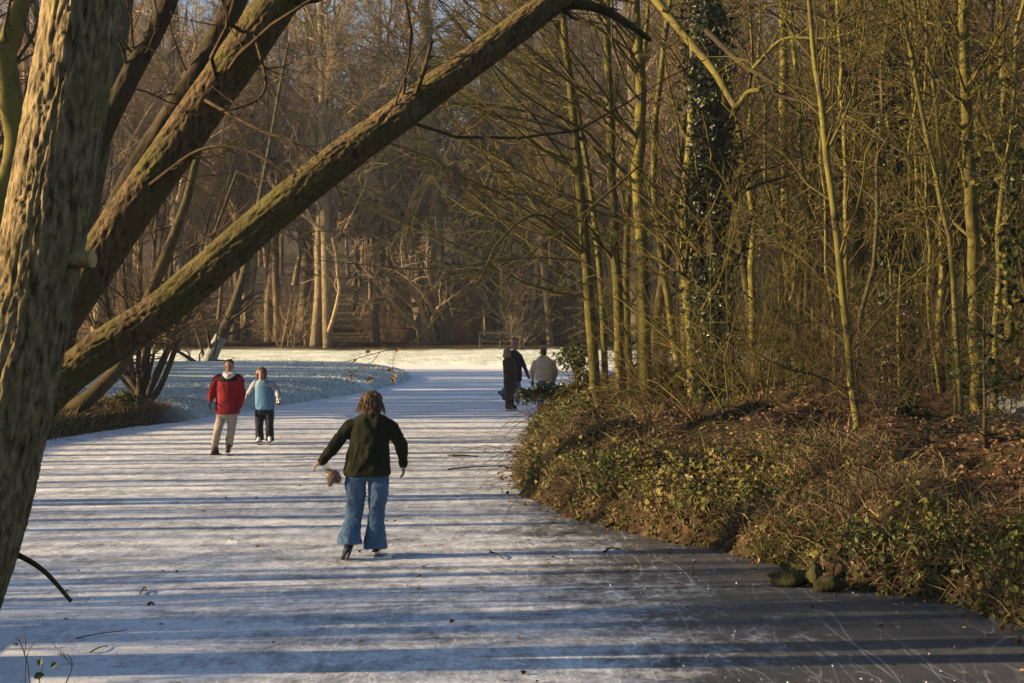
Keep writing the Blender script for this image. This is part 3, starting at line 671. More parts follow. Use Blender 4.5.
ivy_on(ivy_root, ivy_P, ivy_R, 13000, 31, 9.5)
ivy_on(ivy2_root, ivy2_P, ivy2_R, 7000, 32, 9.5)
# ivy, brambles and dead leaves over the right bank
rng = np.random.default_rng(40)
def bank_pts(n, d0, d1, y0=9.5, y1=46, pw=1.):
    out = []
    while sum(map(len, out)) < n:
        y = y0 + (y1 - y0) * rng.uniform(size=60000) ** 1.5; x = rng.uniform(-.6, 12, 60000); q = pond_d(x, y)
        k = (q > d0) & (q < d1) & (x < .37 * y + 1.0); out.append(np.stack([x, y, ground_z(x, y), q], -1)[k])
    return np.vstack(out)[:n]
B = bank_pts(46000, -.05, 1.9)
cl = fbm(B[:, :3] * 1.1, 3, 71); h = np.abs(rng.normal(size=len(B))) * (.05 + .22 * np.clip(cl + .25, 0, 1)) * sstep(-.05, .25, B[:, 3])
k = ((cl > -.06) | ((B[:, 3] < .55) & (rng.uniform(size=len(B)) < .45))) & (rng.uniform(size=len(B)) < .25 + .65 * sstep(1.6, .5, B[:, 3]))
pts = B[k, :3] + np.array([-.25, -.15, .9]) * h[k][:, None]
o = link('ivy_ground_cover', leaf_mesh('ivy_ground_cover', pts, rng, (.022, .085), 'ivy', np.array([-.5, -.4, .6]), .8, clus=np.clip(.55 + 1.2 * fbm(pts * .7 + 3, 3, 91), 0, 1))); tag(o, 'ivy and low green leaves covering the right bank above the ice', 'ivy', kind='stuff')
B = bank_pts(34000, -.30, 5.0)
keep = rng.uniform(size=len(B)) < np.where(B[:, 3] < 0, .16, .9); B = B[keep]
z = np.where(B[:, 3] < 0, .006, B[:, 2]) + rng.uniform(.005, .05, len(B))
o = link('leaf_litter', leaf_mesh('leaf_litter', np.stack([B[:, 0], B[:, 1], z], -1), rng, (.03, .075), 'dead', np.array([0, 0, 1.]), .55, .5)); tag(o, 'brown fallen leaves strewn over the right bank', 'leaves', kind='stuff')
# dead grass and bramble stalks
def blades(pts, rng, ln, w, lean, mat, name):
    n = len(pts); dr = nrm(np.stack([rng.normal(size=n) * lean, rng.normal(size=n) * lean, np.ones(n)], -1)); l_ = rng.uniform(*ln, n)[:, None]
    sd = nrm(np.cross(dr, rng.normal(size=(n, 3)))) * w; dp = np.stack([dr[:, 0], dr[:, 1], -np.abs(rng.normal(size=n)) * .3], -1)
    mid = pts + dr * l_ * .55; tip = mid + nrm(dr + dp * .9) * l_ * .45
    v = np.stack([pts - sd, pts + sd, mid + sd * .8, mid - sd * .8, tip], 1).reshape(-1, 3); k = np.arange(n)[:, None] * 5
    r = rng.uniform(size=n)
    return link(name, mesh_from(name, v, [k + np.array([[0, 1, 2, 3]]), k + np.array([[3, 2, 4]])], M[mat], False, np.concatenate([r, r])))
B = bank_pts(46000, .0, 2.1); cl = fbm(B[:, :3] * .8 + 9, 2, 72); k = (cl > -.1) | (B[:, 3] < .4)
tag(blades(B[k, :3], rng, (.10, .42), .0042, 1.0, 'straw', 'dry_grass'), 'dry grass and bramble stalks on the right bank', 'grass', kind='stuff')
# stringy bramble stems arching over the bank
B = bank_pts(900, .1, 2.6); n = len(B); P = np.zeros((n, 7, 3)); P[:, 0] = B[:, :3]; dr = nrm(np.stack([rng.normal(size=n) * .8 - .3, rng.normal(size=n) * .8, np.ones(n)], -1)); l_ = rng.uniform(.5, 1.5, n)
for j in range(1, 7): dr = nrm(dr + rng.normal(size=(n, 3)) * .15 + np.array([0, 0, -.24])); P[:, j] = P[:, j - 1] + dr * (l_ / 6)[:, None]
P[:, :, 2] = np.maximum(P[:, :, 2], np.maximum(ground_z(P[:, :, 0], P[:, :, 1]), 0) + .01)
V, F = tubes(P, .006 * np.linspace(1, .5, 7)[None] * np.ones((n, 1)), 3)
tag(link('brambles', mesh_from('brambles', V, F, M['twig_brown'])), 'thin arching bramble stems over the right bank', 'brambles', kind='stuff')

# frosted grass on the left lawn edge and far bank
rng = np.random.default_rng(45)
def lawn_pts(n, xr, yr, d0, d1, pw=2.):
    out = []
    while sum(map(len, out)) < n:
        x = rng.uniform(*xr, 40000); y = rng.uniform(*yr, 40000); q = pond_d(x, y)
        k = (q > d0) & (q < d1) & (rng.uniform(size=40000) < (1 - np.clip(q, 0, d1) / d1) ** pw + .06); out.append(np.stack([x, y, ground_z(x, y)], -1)[k])
    return np.vstack(out)[:n]
B1 = lawn_pts(17000, (-14, -3.5), (37, 78), 0, 5.5); B2 = lawn_pts(6000, (-30, 30), (82, 90), 0, 5)
tag(blades(np.vstack([B1, B2]), rng, (.04, .13), .011, .8, 'frost', 'frosted_grass'), 'frosted white grass along the lawn edges by the ice', 'grass', kind='stuff')
B1 = lawn_pts(8000, (-14, -8.3), (26, 36.5), -.05, 2.5, 1.)
tag(blades(B1, rng, (.1, .35), .008, .9, 'straw', 'dry_grass'), 'brown withered grass on the left bank under the leaning tree', 'grass', kind='stuff')

# holly at the point of the right bank
def leafy_bush(name, label, base, pts_c, n, size, mat, twig, seed, stems=14, cat='bush'):
    rng = np.random.default_rng(seed); root = thing(name, label, cat, tuple(base)); o = np.asarray(base, float)
    ends = []; 
    for k in range(stems):
        c, r = pts_c[k % len(pts_c)]; ends.append(np.array(c) + rng.normal(size=3) * r * .45)
    P = np.stack([catmull([o + np.array([rng.normal() * .12, rng.normal() * .12, -.1]), o * .45 + e * .55 + np.array([0, 0, .12]), e], 9) for e in ends]) - o
    Rd = .016 * np.linspace(1, .3, 9)[None] * np.ones((stems, 1))
    a, b_ = kids(rng, P, Rd, stems * 9, t=(.45, 1), ang=(25, 65), ln=(.15, .3), N=5, up=.02, rmin=.003)
    V, F = join([tubes(P, Rd, 5), tubes(a, b_, 3)]); link('stems', mesh_from('stems', V, F, M[twig]), root)
    i = rng.integers(0, len(a), n); t = rng.uniform(.15, 1, n); f = t * 4; j = np.minimum(f.astype(int), 3); f = (f - j)[:, None]
    pts = a[i, j] * (1 - f) + a[i, j + 1] * f + rng.normal(size=(n, 3)) * .045
    link('foliage', leaf_mesh('foliage', pts, rng, size, mat, np.array([-.3, -.3, .5]), .8, .5, .55, 1.4), root)['kind'] = 'stuff'
    return root
Z = 33.0
leafy_bush('holly_bush', 'glossy green holly bush at the tip of the right bank before the beige-jacketed skater', on(578, Z), [((W(578, 366, Z)), .30), (W(572, 388, Z), .3), (W(583, 348, Z), .25), (W(556, 396, Z), .22), (W(524, 394, Z - .3), .16), (W(588, 385, Z), .3), (W(540, 400, Z), .2), (W(566, 352, Z), .18)], 2300, (.06, .12), 'holly', 'bark_dark', 91, 26)
Z = 12.6
leafy_bush('ivy_bush', 'dark ivy leaves hanging in at the right edge above the bank', on(1062, Z), [(W(1022, 160, Z), .17), (W(1030, 110, Z), .15), (W(1025, 255, Z), .17), (W(1032, 200, Z), .15), (W(1016, 290, Z), .1), (W(1040, 60, Z), .2)], 520, (.06, .11), 'ivy', 'bark_dark', 92, 16)
Z = 20.
leafy_bush('evergreen_shrub', 'low dark evergreen shrub beneath the bank wood near the right edge', on(905, Z), [(W(895, 415, Z), .35), (W(920, 430, Z), .3), (W(880, 432, Z), .25)], 900, (.05, .10), 'ivy', 'bark_dark', 93, 14)
Z = 34.
for k, (x, yy) in enumerate(((660, 385), (742, 400))):
    leafy_bush('evergreen_shrub', ['small leafy evergreen between the third trunk and the bent trunk', 'small leafy evergreen right of the thick ivy-wrapped trunk'][k], on(x, 30), [(W(x, yy, 30), .4), (W(x + 14, yy + 6, 30), .35), (W(x - 14, yy + 8, 30), .35)], 900, (.06, .12), 'ivy', 'bark_dark', 95 + k, 14)
Z = 36.
leafy_bush('bramble_bush', 'small yellow-green leafy sprigs at the foot of the many-stemmed bush', on(132, 35.6), [(W(118, 402, 35.5), .25), (W(136, 406, 35.5), .22), (W(126, 398, 35.5), .2)], 260, (.08, .15), 'ivy', 'twig_moss', 97, 9, 'sprigs')
# small conifer on the right bank
cb = on(984, 16.5); root = thing('young_conifer', 'small dark conifer with flat sprays on the bank at the right', 'conifer', tuple(cb)); rg = np.random.default_rng(98)
P = np.array([[0, 0, -.1], [.01, 0, .5], [0, .02, 1.0], [.01, .01, 1.6]]); P = catmull(P, 10); Rd = np.linspace(.025, .008, 10)
V, F = tubes(P[None], Rd[None], 6); link('trunk', mesh_from('trunk', V, F, M['bark_dark']), root)
a, b_ = kids(rg, P[None], Rd[None], 46, t=(.12, 1), ang=(60, 95), ln=(.35, .9), rel=False, rr=(.3, .5), N=6, up=-.03, wander=.1, shrink=.6, rmin=.004)
a2, b2 = kids(rg, a, b_, 330, t=(.15, 1), ang=(40, 60), ln=(.2, .4), N=4, up=-.01, wander=.1, rmin=.002)
V, F = join([tubes(a, b_, 4), tubes(a2, b2, 3)]); link('branches', mesh_from('branches', V, F, M['bark_dark']), root)
i = rg.integers(0, len(a2), 6500); t = rg.uniform(0, 3, 6500); j = t.astype(int); f = (t - j)[:, None]; pts = a2[i, np.minimum(j, 2)] * (1 - f) + a2[i, np.minimum(j + 1, 3)] * f
link('foliage', leaf_mesh('foliage', pts, rg, (.03, .055), 'needle', np.array([0, 0, .8]), .5, .1, .18), root)['kind'] = 'stuff'

# fallen branches, stones, twigs
rg = np.random.default_rng(110)
def loose(name, label, cat, pts, r0, r1, mat, tw=0, group=None, **k):
    root_o = np.asarray(pts[0], float); o = branch(name, pts, r0, r1, mat, None, root_o, rg, tw, **k); o.location = tuple(root_o); return tag(o, label, cat, group)
def up(p, h=.03): return np.array([p[0], p[1], max(gz(p[0], p[1]), 0) + h])
loose('fallen_branch', 'pale bare branch slanting down the right bank to the ice', 'branch', [W(668, 470, 18.6), W(655, 488, 18.3), W(635, 510, 17.8), W(606, 527, 17.4)], .035, .018, 'twig_brown', 5, twl=(.2, .4))
loose('fallen_branch', 'shorter dark branch beside the pale one on the right bank', 'branch', [W(655, 492, 18.2), W(645, 508, 17.8), W(628, 528, 17.3)], .028, .018, 'bark_dark', 2)
loose('fallen_branch', 'thin stick leaning against the bank near the right edge', 'stick', [W(962, 560, 12.9), W(950, 585, 12.75), W(938, 603, 12.7)], .014, .009, 'twig_brown', 1)
loose('fallen_branch', 'curved dead root hanging down the bank above the mossy stones', 'root', [W(850, 530, 14.2), W(838, 550, 13.9), W(833, 575, 13.6)], .016, .008, 'twig_brown', 2)
def stone(label, p, rx, ry, rz, seed, name='mossy_stone'):
    bm = bmesh.new(); bmesh.ops.create_icosphere(bm, subdivisions=3, radius=1)
    v = np.array([q.co[:] for q in bm.verts]); n_ = fbm(v * 1.3 + seed, 3, seed); v = v * (1 + .55 * n_[:, None] + .12 * fbm(v * 5 + seed, 2, seed)[:, None]); v = np.round(v * 2.6) / 2.6 * .45 + v * .55; v = v * np.array([rx, ry, rz])
    for q, c_ in zip(bm.verts, v): q.co = c_
    me = bpy.data.meshes.new(name); bm.to_mesh(me); bm.free(); me.polygons.foreach_set('use_smooth', [True] * len(me.polygons)); me.materials.append(M['moss_stone'])
    return tag(link(name, me, None, (p[0], p[1], p[2])), label, 'stone', 'mossy stones at the ice edge')
M['moss_stone'] = bark_mat('moss_stone', (.016, .014, .011), (.06, .05, .034), (.06, .06, .018), .45, .5, 1., .9, .02)
def icep(x, y, h=0): Z = FPX * (CAMH - h) / (y - HORY); return np.array([(x - 512) * Z / FPX, Z, h])
stone('dark mossy stone lying at the ice edge, leftmost of three', icep(793, 588) + np.array([0, .15, .04]), .22, .13, .085, 3)
stone('upright green mossy stone at the ice edge, middle of three', icep(818, 590) + np.array([0, .22, .08]), .10, .09, .11, 8)
stone('blocky mossy stone at the ice edge, rightmost of three', icep(833, 594) + np.array([0, .12, .06]), .13, .1, .085, 13)
stone('large mossy boulder set in the bank near the right edge', icep(935, 596) + np.array([0, .35, .16]), .17, .16, .26, 17)
# bits frozen on the ice
def stick_ice(label, pts, r, mat='bark_dark', tw=0): loose('ice_twig', label, 'twig', [icep(x, y) + np.array([0, 0, .012 + hz]) for x, y, hz in pts], r, r * .6, mat, tw, 'twigs lying on the ice', n=10, twl=(.05, .15))
stick_ice('small upright dark stump of a twig frozen in the ice before the right bank', [(693, 576, 0), (692, 575, .06), (694, 575, .12)], .012)
stick_ice('short black twig on the grey ice left of the right bank', [(604, 553, 0), (611, 550, .01), (620, 552, .015)], .012)
stick_ice('dark branch lying on the ice level with the skater with the bag', [(448, 456, 0), (460, 457, .02), (478, 457, 0)], .02, 'twig_brown', 3)
stick_ice('long thin branch on the ice by the tip of the right bank', [(448, 470, 0), (470, 469, .02), (505, 467, .01)], .014, 'twig_brown', 5)
stick_ice('thin crooked twig on the ice right of the skater with the bag', [(490, 553, 0), (498, 557, .02), (503, 560, 0)], .008, 'bark_dark', 2)
stick_ice('bent twig on the snowy ice at lower left', [(140, 595, 0), (145, 590, .015), (148, 597, .0)], .007, 'bark_dark', 1)
stick_ice('tiny dark curved twig just below the bent twig on the ice', [(148, 606, 0), (151, 605, .01), (154, 606, 0)], .012)
stick_ice('thin dark twig lying among the snow at lower left', [(76, 640, 0), (95, 637, .01), (125, 632, 0)], .005, 'bark_dark', 2)
stick_ice('short thin twig lying among the snow at lower left', [(90, 654, 0), (98, 651, .01), (108, 647, 0)], .005, 'bark_dark', 1)
# ice crumbs and bark flakes
n = 3600; x = rg.uniform(-5, 4.2, n); y = 9 + 32 * rg.uniform(size=n) ** 1.6; q = pond_d(x, y); cl = fbm(np.stack([x * .7, y * .5, x * 0], -1), 3, 5); k = (q < -.05) & (cl > -.05)
tag(link('ice_crumbs', leaf_mesh('ice_crumbs', np.stack([x[k], y[k], np.full(k.sum(), .008)], -1), rg, (.008, .022), 'crumb', np.array([0, 0, .6]), .6, .6)), 'crumbs of scraped ice and snow scattered on the pond', 'ice crumbs', kind='stuff')
n = 1900; x = rg.uniform(-5, 4.2, n); y = 9 + 26 * rg.uniform(size=n) ** 1.4; q = pond_d(x, y); k = (q < -.03) & (rg.uniform(size=n) < np.where(x > 0, np.exp(q / .9) * .9 + .05, .10))
tag(link('scattered_leaves', leaf_mesh('scattered_leaves', np.stack([x[k], y[k], np.full(k.sum(), .012)], -1), rg, (.025, .06), 'dead', np.array([0, 0, 1.]), .3, .4)), 'dead leaves and bark bits scattered on the ice', 'leaves', kind='stuff')

# twig with brown leaves hanging before the lawn, from a drooping branch of the right wood
rg = np.random.default_rng(120); Zb = 22.
tr = bpy.data.objects['bank_tree']
hb = thing('hanging_branch', 'long thin drooping branch hanging over the ice with a few brown leaves at its tip', 'branch', tuple(W(585, 250, 27)))
ho = np.array(hb.location)
branch('stem', [W(585, 250, 27), W(540, 215, 25.5), W(500, 240, 24), W(478, 283, 23), W(445, 310, 22.4), W(412, 343, 22.1), W(380, 352, 22), W(345, 362, 22)], .022, .004, 'twig_moss', hb, ho, rg, 16, n=40, twl=(.2, .6))
branch('stem', [W(640, 165, 27), W(600, 200, 26), W(560, 232, 25), W(520, 262, 24), W(490, 300, 23.6)], .02, .004, 'twig_moss', hb, ho, rg, 14, n=30, twl=(.2, .6))
lp = [(368, 352), (355, 361), (349, 372), (352, 376), (366, 368), (376, 366), (376, 375), (389, 370), (393, 380), (351, 381), (384, 346), (398, 350), (395, 376), (370, 380)]
for k, (x, y) in enumerate(lp):
    me = leaf_mesh('dead_leaf', np.array([W(x, y, 22) - ho]), rg, (.07, .13), 'dead', np.array([-.4, -.8, .1]), .4, .3, .7, .5); link('dead_leaf', me, hb)
branch('stem', [W(412, 343, 22.1), W(396, 352, 22), W(393, 365, 22), W(393, 384, 22)], .006, .003, 'twig_brown', hb, ho, rg, 2, n=10)
branch('stem', [W(380, 352, 22), W(372, 362, 22), W(355, 372, 22), W(350, 383, 22)], .006, .003, 'twig_brown', hb, ho, rg, 3, n=10)
# seedling at lower left
sb = on(30, 6.6); sd = thing('seedling', 'small seedling with three dark green leaves in the lower left corner', 'seedling', tuple(sb)); so = np.array(sb)
branch('stem', [sb, W(38, 690, 6.6), W(43, 664, 6.6)], .003, .002, 'twig_brown', sd, so, rg, 0, n=8)
branch('stem', [sb, W(30, 680, 6.6), W(20, 642, 6.6), W(16, 640, 6.6)], .003, .0015, 'twig_brown', sd, so, rg, 1, n=8)
branch('stem', [sb, W(25, 670, 6.6), W(34, 642, 6.6)], .0025, .0015, 'twig_brown', sd, so, rg, 0, n=8)
branch('stem', [W(60, 695, 6.6), W(72, 668, 6.6), W(68, 655, 6.6), W(60, 655, 6.6)], .003, .0015, 'twig_brown', sd, so, rg, 1, n=8)
for (x, y, s) in ((40, 662, .035), (54, 665, .035), (39, 676, .05)):
    link('leaf', leaf_mesh('leaf', np.array([W(x, y, 6.58) - so]), rg, (s, s * 1.05), 'holly', np.array([0, -1., .3]), .25, .2, .8), sd)

# ------------------------------------------------------------------ bench
M['bench'] = plain('bench', (.085, .08, .05), .85, .2, .3, 6)
bb = on(500, 90.5); sc_ = 90.5 / FPX
root = thing('park_bench', 'weathered wooden park bench at the edge of the far wood', 'bench', tuple(bb))
def box(name, c, s, mat, parent, rot=None):
    bm = bmesh.new(); bmesh.ops.create_cube(bm, size=1); bmesh.ops.scale(bm, vec=s, verts=bm.verts)
    bmesh.ops.bevel(bm, geom=bm.edges[:], offset=min(s) * .12, segments=1, affect='EDGES')
    me = bpy.data.meshes.new(name); bm.to_mesh(me); bm.free(); me.materials.append(mat); o = link(name, me, parent, c)
    if rot: o.rotation_euler = rot
    return o
Lb = 2.5
for y in (-.22, -.08, .06, .2): box('seat_slat', (0, y, .46), (Lb, .11, .035), M['bench'], root)
for z in (.62, .98): box('back_rail', (0, .3 + (z - .5) * .12, z), (Lb, .04, .09), M['bench'], root)
for k in range(13): box('back_slat', (-Lb / 2 + .2 + k * (Lb - .4) / 12, .335, .80), (.06, .03, .30), M['bench'], root)
for x in (-Lb / 2 + .04, 0, Lb / 2 - .04):
    box('leg', (x, -.25, .2), (.08, .08, .60), M['bench'], root); box('leg', (x, .33, .42), (.08, .08, 1.05), M['bench'], root)
    if x: box('armrest', (x, .02, .68), (.09, .62, .05), M['bench'], root); box('arm_post', (x, -.25, .575), (.07, .07, .16), M['bench'], root)

# ------------------------------------------------------------------ people
def cap(p0, r0, p1, r1, fl=1., fdir=None, S=14):
    """round cone, optionally flattened along fdir"""
    p0 = np.asarray(p0, float); p1 = np.asarray(p1, float); ax = nrm(p1 - p0) if np.linalg.norm(p1 - p0) > 1e-6 else np.array([0, 0, 1.])
    ref = np.asarray(fdir if fdir is not None else ([1, 0, 0] if abs(ax[0]) < .8 else [0, 1, 0]), float)
    u = nrm(ref - (ref @ ax) * ax); v = np.cross(ax, u)
    prof = [(p0 - ax * r0 * math.cos(t), r0 * math.sin(t)) for t in np.linspace(.12, math.pi / 2, 5)] + [(p1 + ax * r1 * math.sin(t), r1 * math.cos(t)) for t in np.linspace(0, math.pi / 2 - .12, 5)]
    a = np.arange(S) * 2 * math.pi / S
    V = np.vstack([c[None] + r * (np.cos(a)[:, None] * u * fl + np.sin(a)[:, None] * v) for c, r in prof])
    n = len(prof); ni = np.arange(n - 1)[:, None] * S; si = np.arange(S)[None]; s2 = (si + 1) % S
    F = [list(map(int, q)) for q in np.stack([ni + si, ni + s2, ni + S + s2, ni + S + si], -1).reshape(-1, 4)]
    F.append(list(range(S))[::-1]); F.append(list(range((n - 1) * S, n * S)))
    return V, F
def ell(c, r, S=16):
    V, F = cap(np.array([0, 0, -1e-4]), 1., np.array([0, 0, 1e-4]), 1., S=S); return V * np.asarray(r) + np.asarray(c), F
def loft(rings, S=20, n=26):
    """rings: (centre, half width x, half depth y)"""
    C = catmull([r[0] for r in rings], n); t = np.linspace(0, len(rings) - 1, n)
    hx = np.interp(t, range(len(rings)), [r[1] for r in rings]); hy = np.interp(t, range(len(rings)), [r[2] for r in rings])
    a = np.arange(S) * 2 * math.pi / S; cx = np.sign(np.cos(a)) * np.abs(np.cos(a)) ** .85; cy_ = np.sign(np.sin(a)) * np.abs(np.sin(a)) ** .85
    V = np.vstack([C[k] + np.stack([cx * hx[k], cy_ * hy[k], a * 0], -1) for k in range(n)])
    ni = np.arange(n - 1)[:, None] * S; si = np.arange(S)[None]; s2 = (si + 1) % S
    F = [list(map(int, q)) for q in np.stack([ni + si, ni + s2, ni + S + s2, ni + S + si], -1).reshape(-1, 4)]
    F.append(list(range(S))[::-1]); F.append(list(range((n - 1) * S, n * S)))
    return V, F
def blob(name, prims, mat, parent, voxel=.012, smooth=3, wr=0., wf=14., ws=(1, 1, 1), seed=1, dec=.55):
    """closed pieces fused into one continuous surface"""
    Vs, Fs, off = [], [], 0
    for V, F in prims:
        Vs.append(V); Fs += [[i + off for i in f] for f in F]; off += len(V)
    me = bpy.data.meshes.new('raw'); me.from_pydata(np.vstack(Vs).tolist(), [], Fs); me.update()
    bm = bmesh.new(); bm.from_mesh(me); bmesh.ops.recalc_face_normals(bm, faces=bm.faces[:]); bm.to_mesh(me); bm.free()
    ob = bpy.data.objects.new('raw', me); COL.objects.link(ob)
    md = ob.modifiers.new('r', 'REMESH'); md.mode = 'VOXEL'; md.voxel_size = voxel
    if smooth: s_ = ob.modifiers.new('s', 'SMOOTH'); s_.iterations = smooth; s_.factor = .5
    if dec: dm = ob.modifiers.new('d', 'DECIMATE'); dm.ratio = dec
    dg = bpy.context.evaluated_depsgraph_get(); out = bpy.data.meshes.new_from_object(ob.evaluated_get(dg)); out.name = name
    bpy.data.objects.remove(ob)
    n = len(out.vertices); v = np.zeros(n * 3, np.float32); out.vertices.foreach_get('co', v); v = v.reshape(-1, 3)
    if wr:
        nr = np.zeros(n * 3, np.float32); out.vertices.foreach_get('normal', nr); nr = nr.reshape(-1, 3)
        q = v * np.array(ws) * wf; w_ = fbm(q + 2.5 * fbm(q * .6, 2, seed)[:, None], 3, seed + 3); v = v + nr * (w_ * wr)[:, None]
        out.vertices.foreach_set('co', v.astype(np.float32).ravel())
    out.polygons.foreach_set('use_smooth', [True] * len(out.polygons)); out.materials.clear(); out.materials.append(mat); out.update()
    return link(name, out, parent)
def hand(w, dirv, pn, s=1., curl=.5, thumb=1):
    """palm with five fingers: wrist w, pointing dirv, palm facing pn"""
    dirv = nrm(dirv); pn = nrm(np.asarray(pn, float) - (np.asarray(pn, float) @ dirv) * dirv); sd = np.cross(dirv, pn) * thumb
    P_ = [cap(w, .024 * s, w + dirv * .045 * s, .03 * s, .55, pn), cap(w + dirv * .05 * s - sd * .018 * s, .022 * s, w + dirv * .085 * s - sd * .018 * s, .018 * s, .7, pn), cap(w + dirv * .05 * s + sd * .018 * s, .022 * s, w + dirv * .088 * s + sd * .016 * s, .018 * s, .7, pn)]
    for k, (o_, L_) in enumerate(((-.030, .062), (-.010, .076), (.011, .083), (.031, .074))):
        p = w + dirv * .088 * s + sd * o_ * s; dd_ = dirv
        for j, fr in enumerate((.45, .32, .23)):
            dd_ = nrm(dd_ + pn * curl * (.45 + .3 * j)); q = p + dd_ * L_ * fr * s; P_.append(cap(p, .0095 * s, q, .0085 * s, S=8)); p = q
    p = w + dirv * .03 * s + sd * .028 * s; dd_ = nrm(dirv * .65 + sd * .8 + pn * .25)
    for fr in (.04, .028): q = p + dd_ * fr * s; P_.append(cap(p, .0115 * s, q, .0095 * s, S=8)); p = q; dd_ = nrm(dd_ + dirv * .5 + pn * curl * .4)
    return P_
def fabric(name, col, var=.18, rough=.9, sheen=.2, nscale=18):
    m, nt, N, L, b = mat_new(name); tc = N.new('ShaderNodeTexCoord')
    n = noise_node(nt, nscale, 5, tc.outputs['Object']); n2 = noise_node(nt, 260, 2, tc.outputs['Object'])
    f = mathn(nt, 'ADD', mathn(nt, 'MULTIPLY', n.outputs[0], .7), mathn(nt, 'MULTIPLY', n2.outputs[0], .3))
    c = ramp(nt, f, [(.3, tuple(q * (1 - var) for q in col)), (.7, tuple(min(1, q * (1 + var)) for q in col))])
    L.new(c, b.inputs['Base Color']); b.inputs['Roughness'].default_value = rough; b.inputs['Specular IOR Level'].default_value = .2
    b.inputs['Sheen Weight'].default_value = sheen; bump(nt, b, f, .25, .01); return m
M['skin'] = plain('skin', (.36, .19, .13), .55, .3, .10, 10)
M['jeans'] = fabric('jeans', (.062, .12, .205), .35, .85, .1, 9)
M['fleece'] = fabric('fleece', (.013, .014, .005), .3, .95, .05)
M['hair_b'] = plain('hair_b', (.09, .043, .018), .55, .4, .5, 40)
M['hair_d'] = plain('hair_d', (.03, .018, .012), .5, .4, .4, 40)
M['black'] = plain('black', (.014, .014, .016), .35, .5, .3, 12)
M['white_boot'] = plain('white_boot', (.7, .68, .66), .5, .4, .08, 12)
M['steel'] = plain('steel', (.55, .55, .57), .3, .5, .08, 10, 1.)
def skate(parent, ankle, fwd, upv, mat, s=1., roll=0):
    """ice skate: padded boot with sole, two posts and a blade"""
    f = nrm(fwd); u = nrm(np.asarray(upv, float) - (np.asarray(upv, float) @ f) * f); a = np.asarray(ankle, float)
    heel = a - u * .085 * s - f * .02 * s; toe = heel + f * .17 * s
    pr = [cap(a + u * .09 * s, .058 * s, a - u * .02 * s, .05 * s), cap(a - u * .02 * s, .05 * s, heel, .04 * s), cap(heel, .04 * s, toe, .035 * s, .95, u), cap(a - u * .02 * s + f * .03 * s, .044 * s, toe - u * .004, .033 * s)]
    o = blob('skate', pr, mat, parent, .012, 2)
    sd = np.cross(f, u); zb = heel - u * .04 * s
    def slab(nm, c, ln, w, h, m_):
        V = np.array([c + f * (i * ln / 2) + sd * (j * w / 2) + u * (k * h / 2) for k in (-1, 1) for j in (-1, 1) for i in (-1, 1)])
        return link(nm, mesh_from(nm, V, np.array([[0, 2, 3, 1], [4, 5, 7, 6], [0, 1, 5, 4], [2, 6, 7, 3], [0, 4, 6, 2], [1, 3, 7, 5]]), m_, False), o)
    slab('sole', zb + f * .08 * s, .26 * s, .065 * s, .016 * s, M['black']); slab('blade_post', zb - u * .022 * s + f * .0 * s, .045 * s, .018 * s, .034 * s, M['steel']); slab('blade_post', zb - u * .022 * s + f * .15 * s, .05 * s, .018 * s, .034 * s, M['steel'])
    slab('blade', zb - u * .05 * s + f * .075 * s, .30 * s, .005 * s, .028 * s, M['steel'])
    return o
BLADE = .085 + .04 + .05 + .014          # ankle height above the blade's edge
def face(parent, c, fw, r, s=1.):
    """eyes and mouth on a head centre c looking along fw"""
    fw = nrm(fw); sd = nrm(np.cross(fw, [0, 0, 1.]))
    for q in (-1, 1): V, F = ell(c + fw * (r[1] * .93) + sd * q * .032 * s + np.array([0, 0, .008]), (.014, .012, .009)); link('eye', mesh_from('eye', V, [np.array([f for f in F if len(f) == 4])], M['black']), parent)
    V, F = ell(c + fw * (r[1] * .90) + np.array([0, 0, -.062 * s]), (.024, .012, .007)); link('mouth', mesh_from('mouth', V, [np.array([f for f in F if len(f) == 4])], M['lip']), parent)
M['lip'] = plain('lip', (.32, .12, .10), .5, .3, .1, 10)
def headprims(c, fw, s=1.):
    fw = nrm(fw); sd = nrm(np.cross(fw, [0, 0, 1.])); z = np.array([0, 0, 1.])
    return [ell(c + z * .025 * s, (.079 * s, .093 * s, .092 * s)), cap(c + fw * .02 * s - z * .03 * s, .066 * s, c + fw * .035 * s - z * .075 * s, .040 * s), cap(c + fw * .088 * s + z * .005, .011 * s, c + fw * .107 * s - z * .03 * s, .015 * s, S=8),
            ell(c + sd * .080 * s - z * .01, (.014, .02, .032), 10), ell(c - sd * .080 * s - z * .01, (.014, .02, .032), 10), cap(c - fw * .015 - z * .06 * s, .052 * s, c - fw * .03 - z * .16 * s, .058 * s)]

class Pose:
    """figure coordinates: picture pixels at the figure's distance, depth in metres away from the camera"""
    def __init__(s, Z): s.Z = Z; s.k = Z / FPX
    def __call__(s, x, y, dy=0.): p = W(x, y, s.Z); p[1] += dy; return p - s.o
def person(label, Z, x, yfeet):
    p = Pose(Z); o = np.array([(x - 512) * Z / FPX, Z, 0.]); p.o = o
    return thing('person', label, 'person', tuple(o), 'skaters on the ice'), p

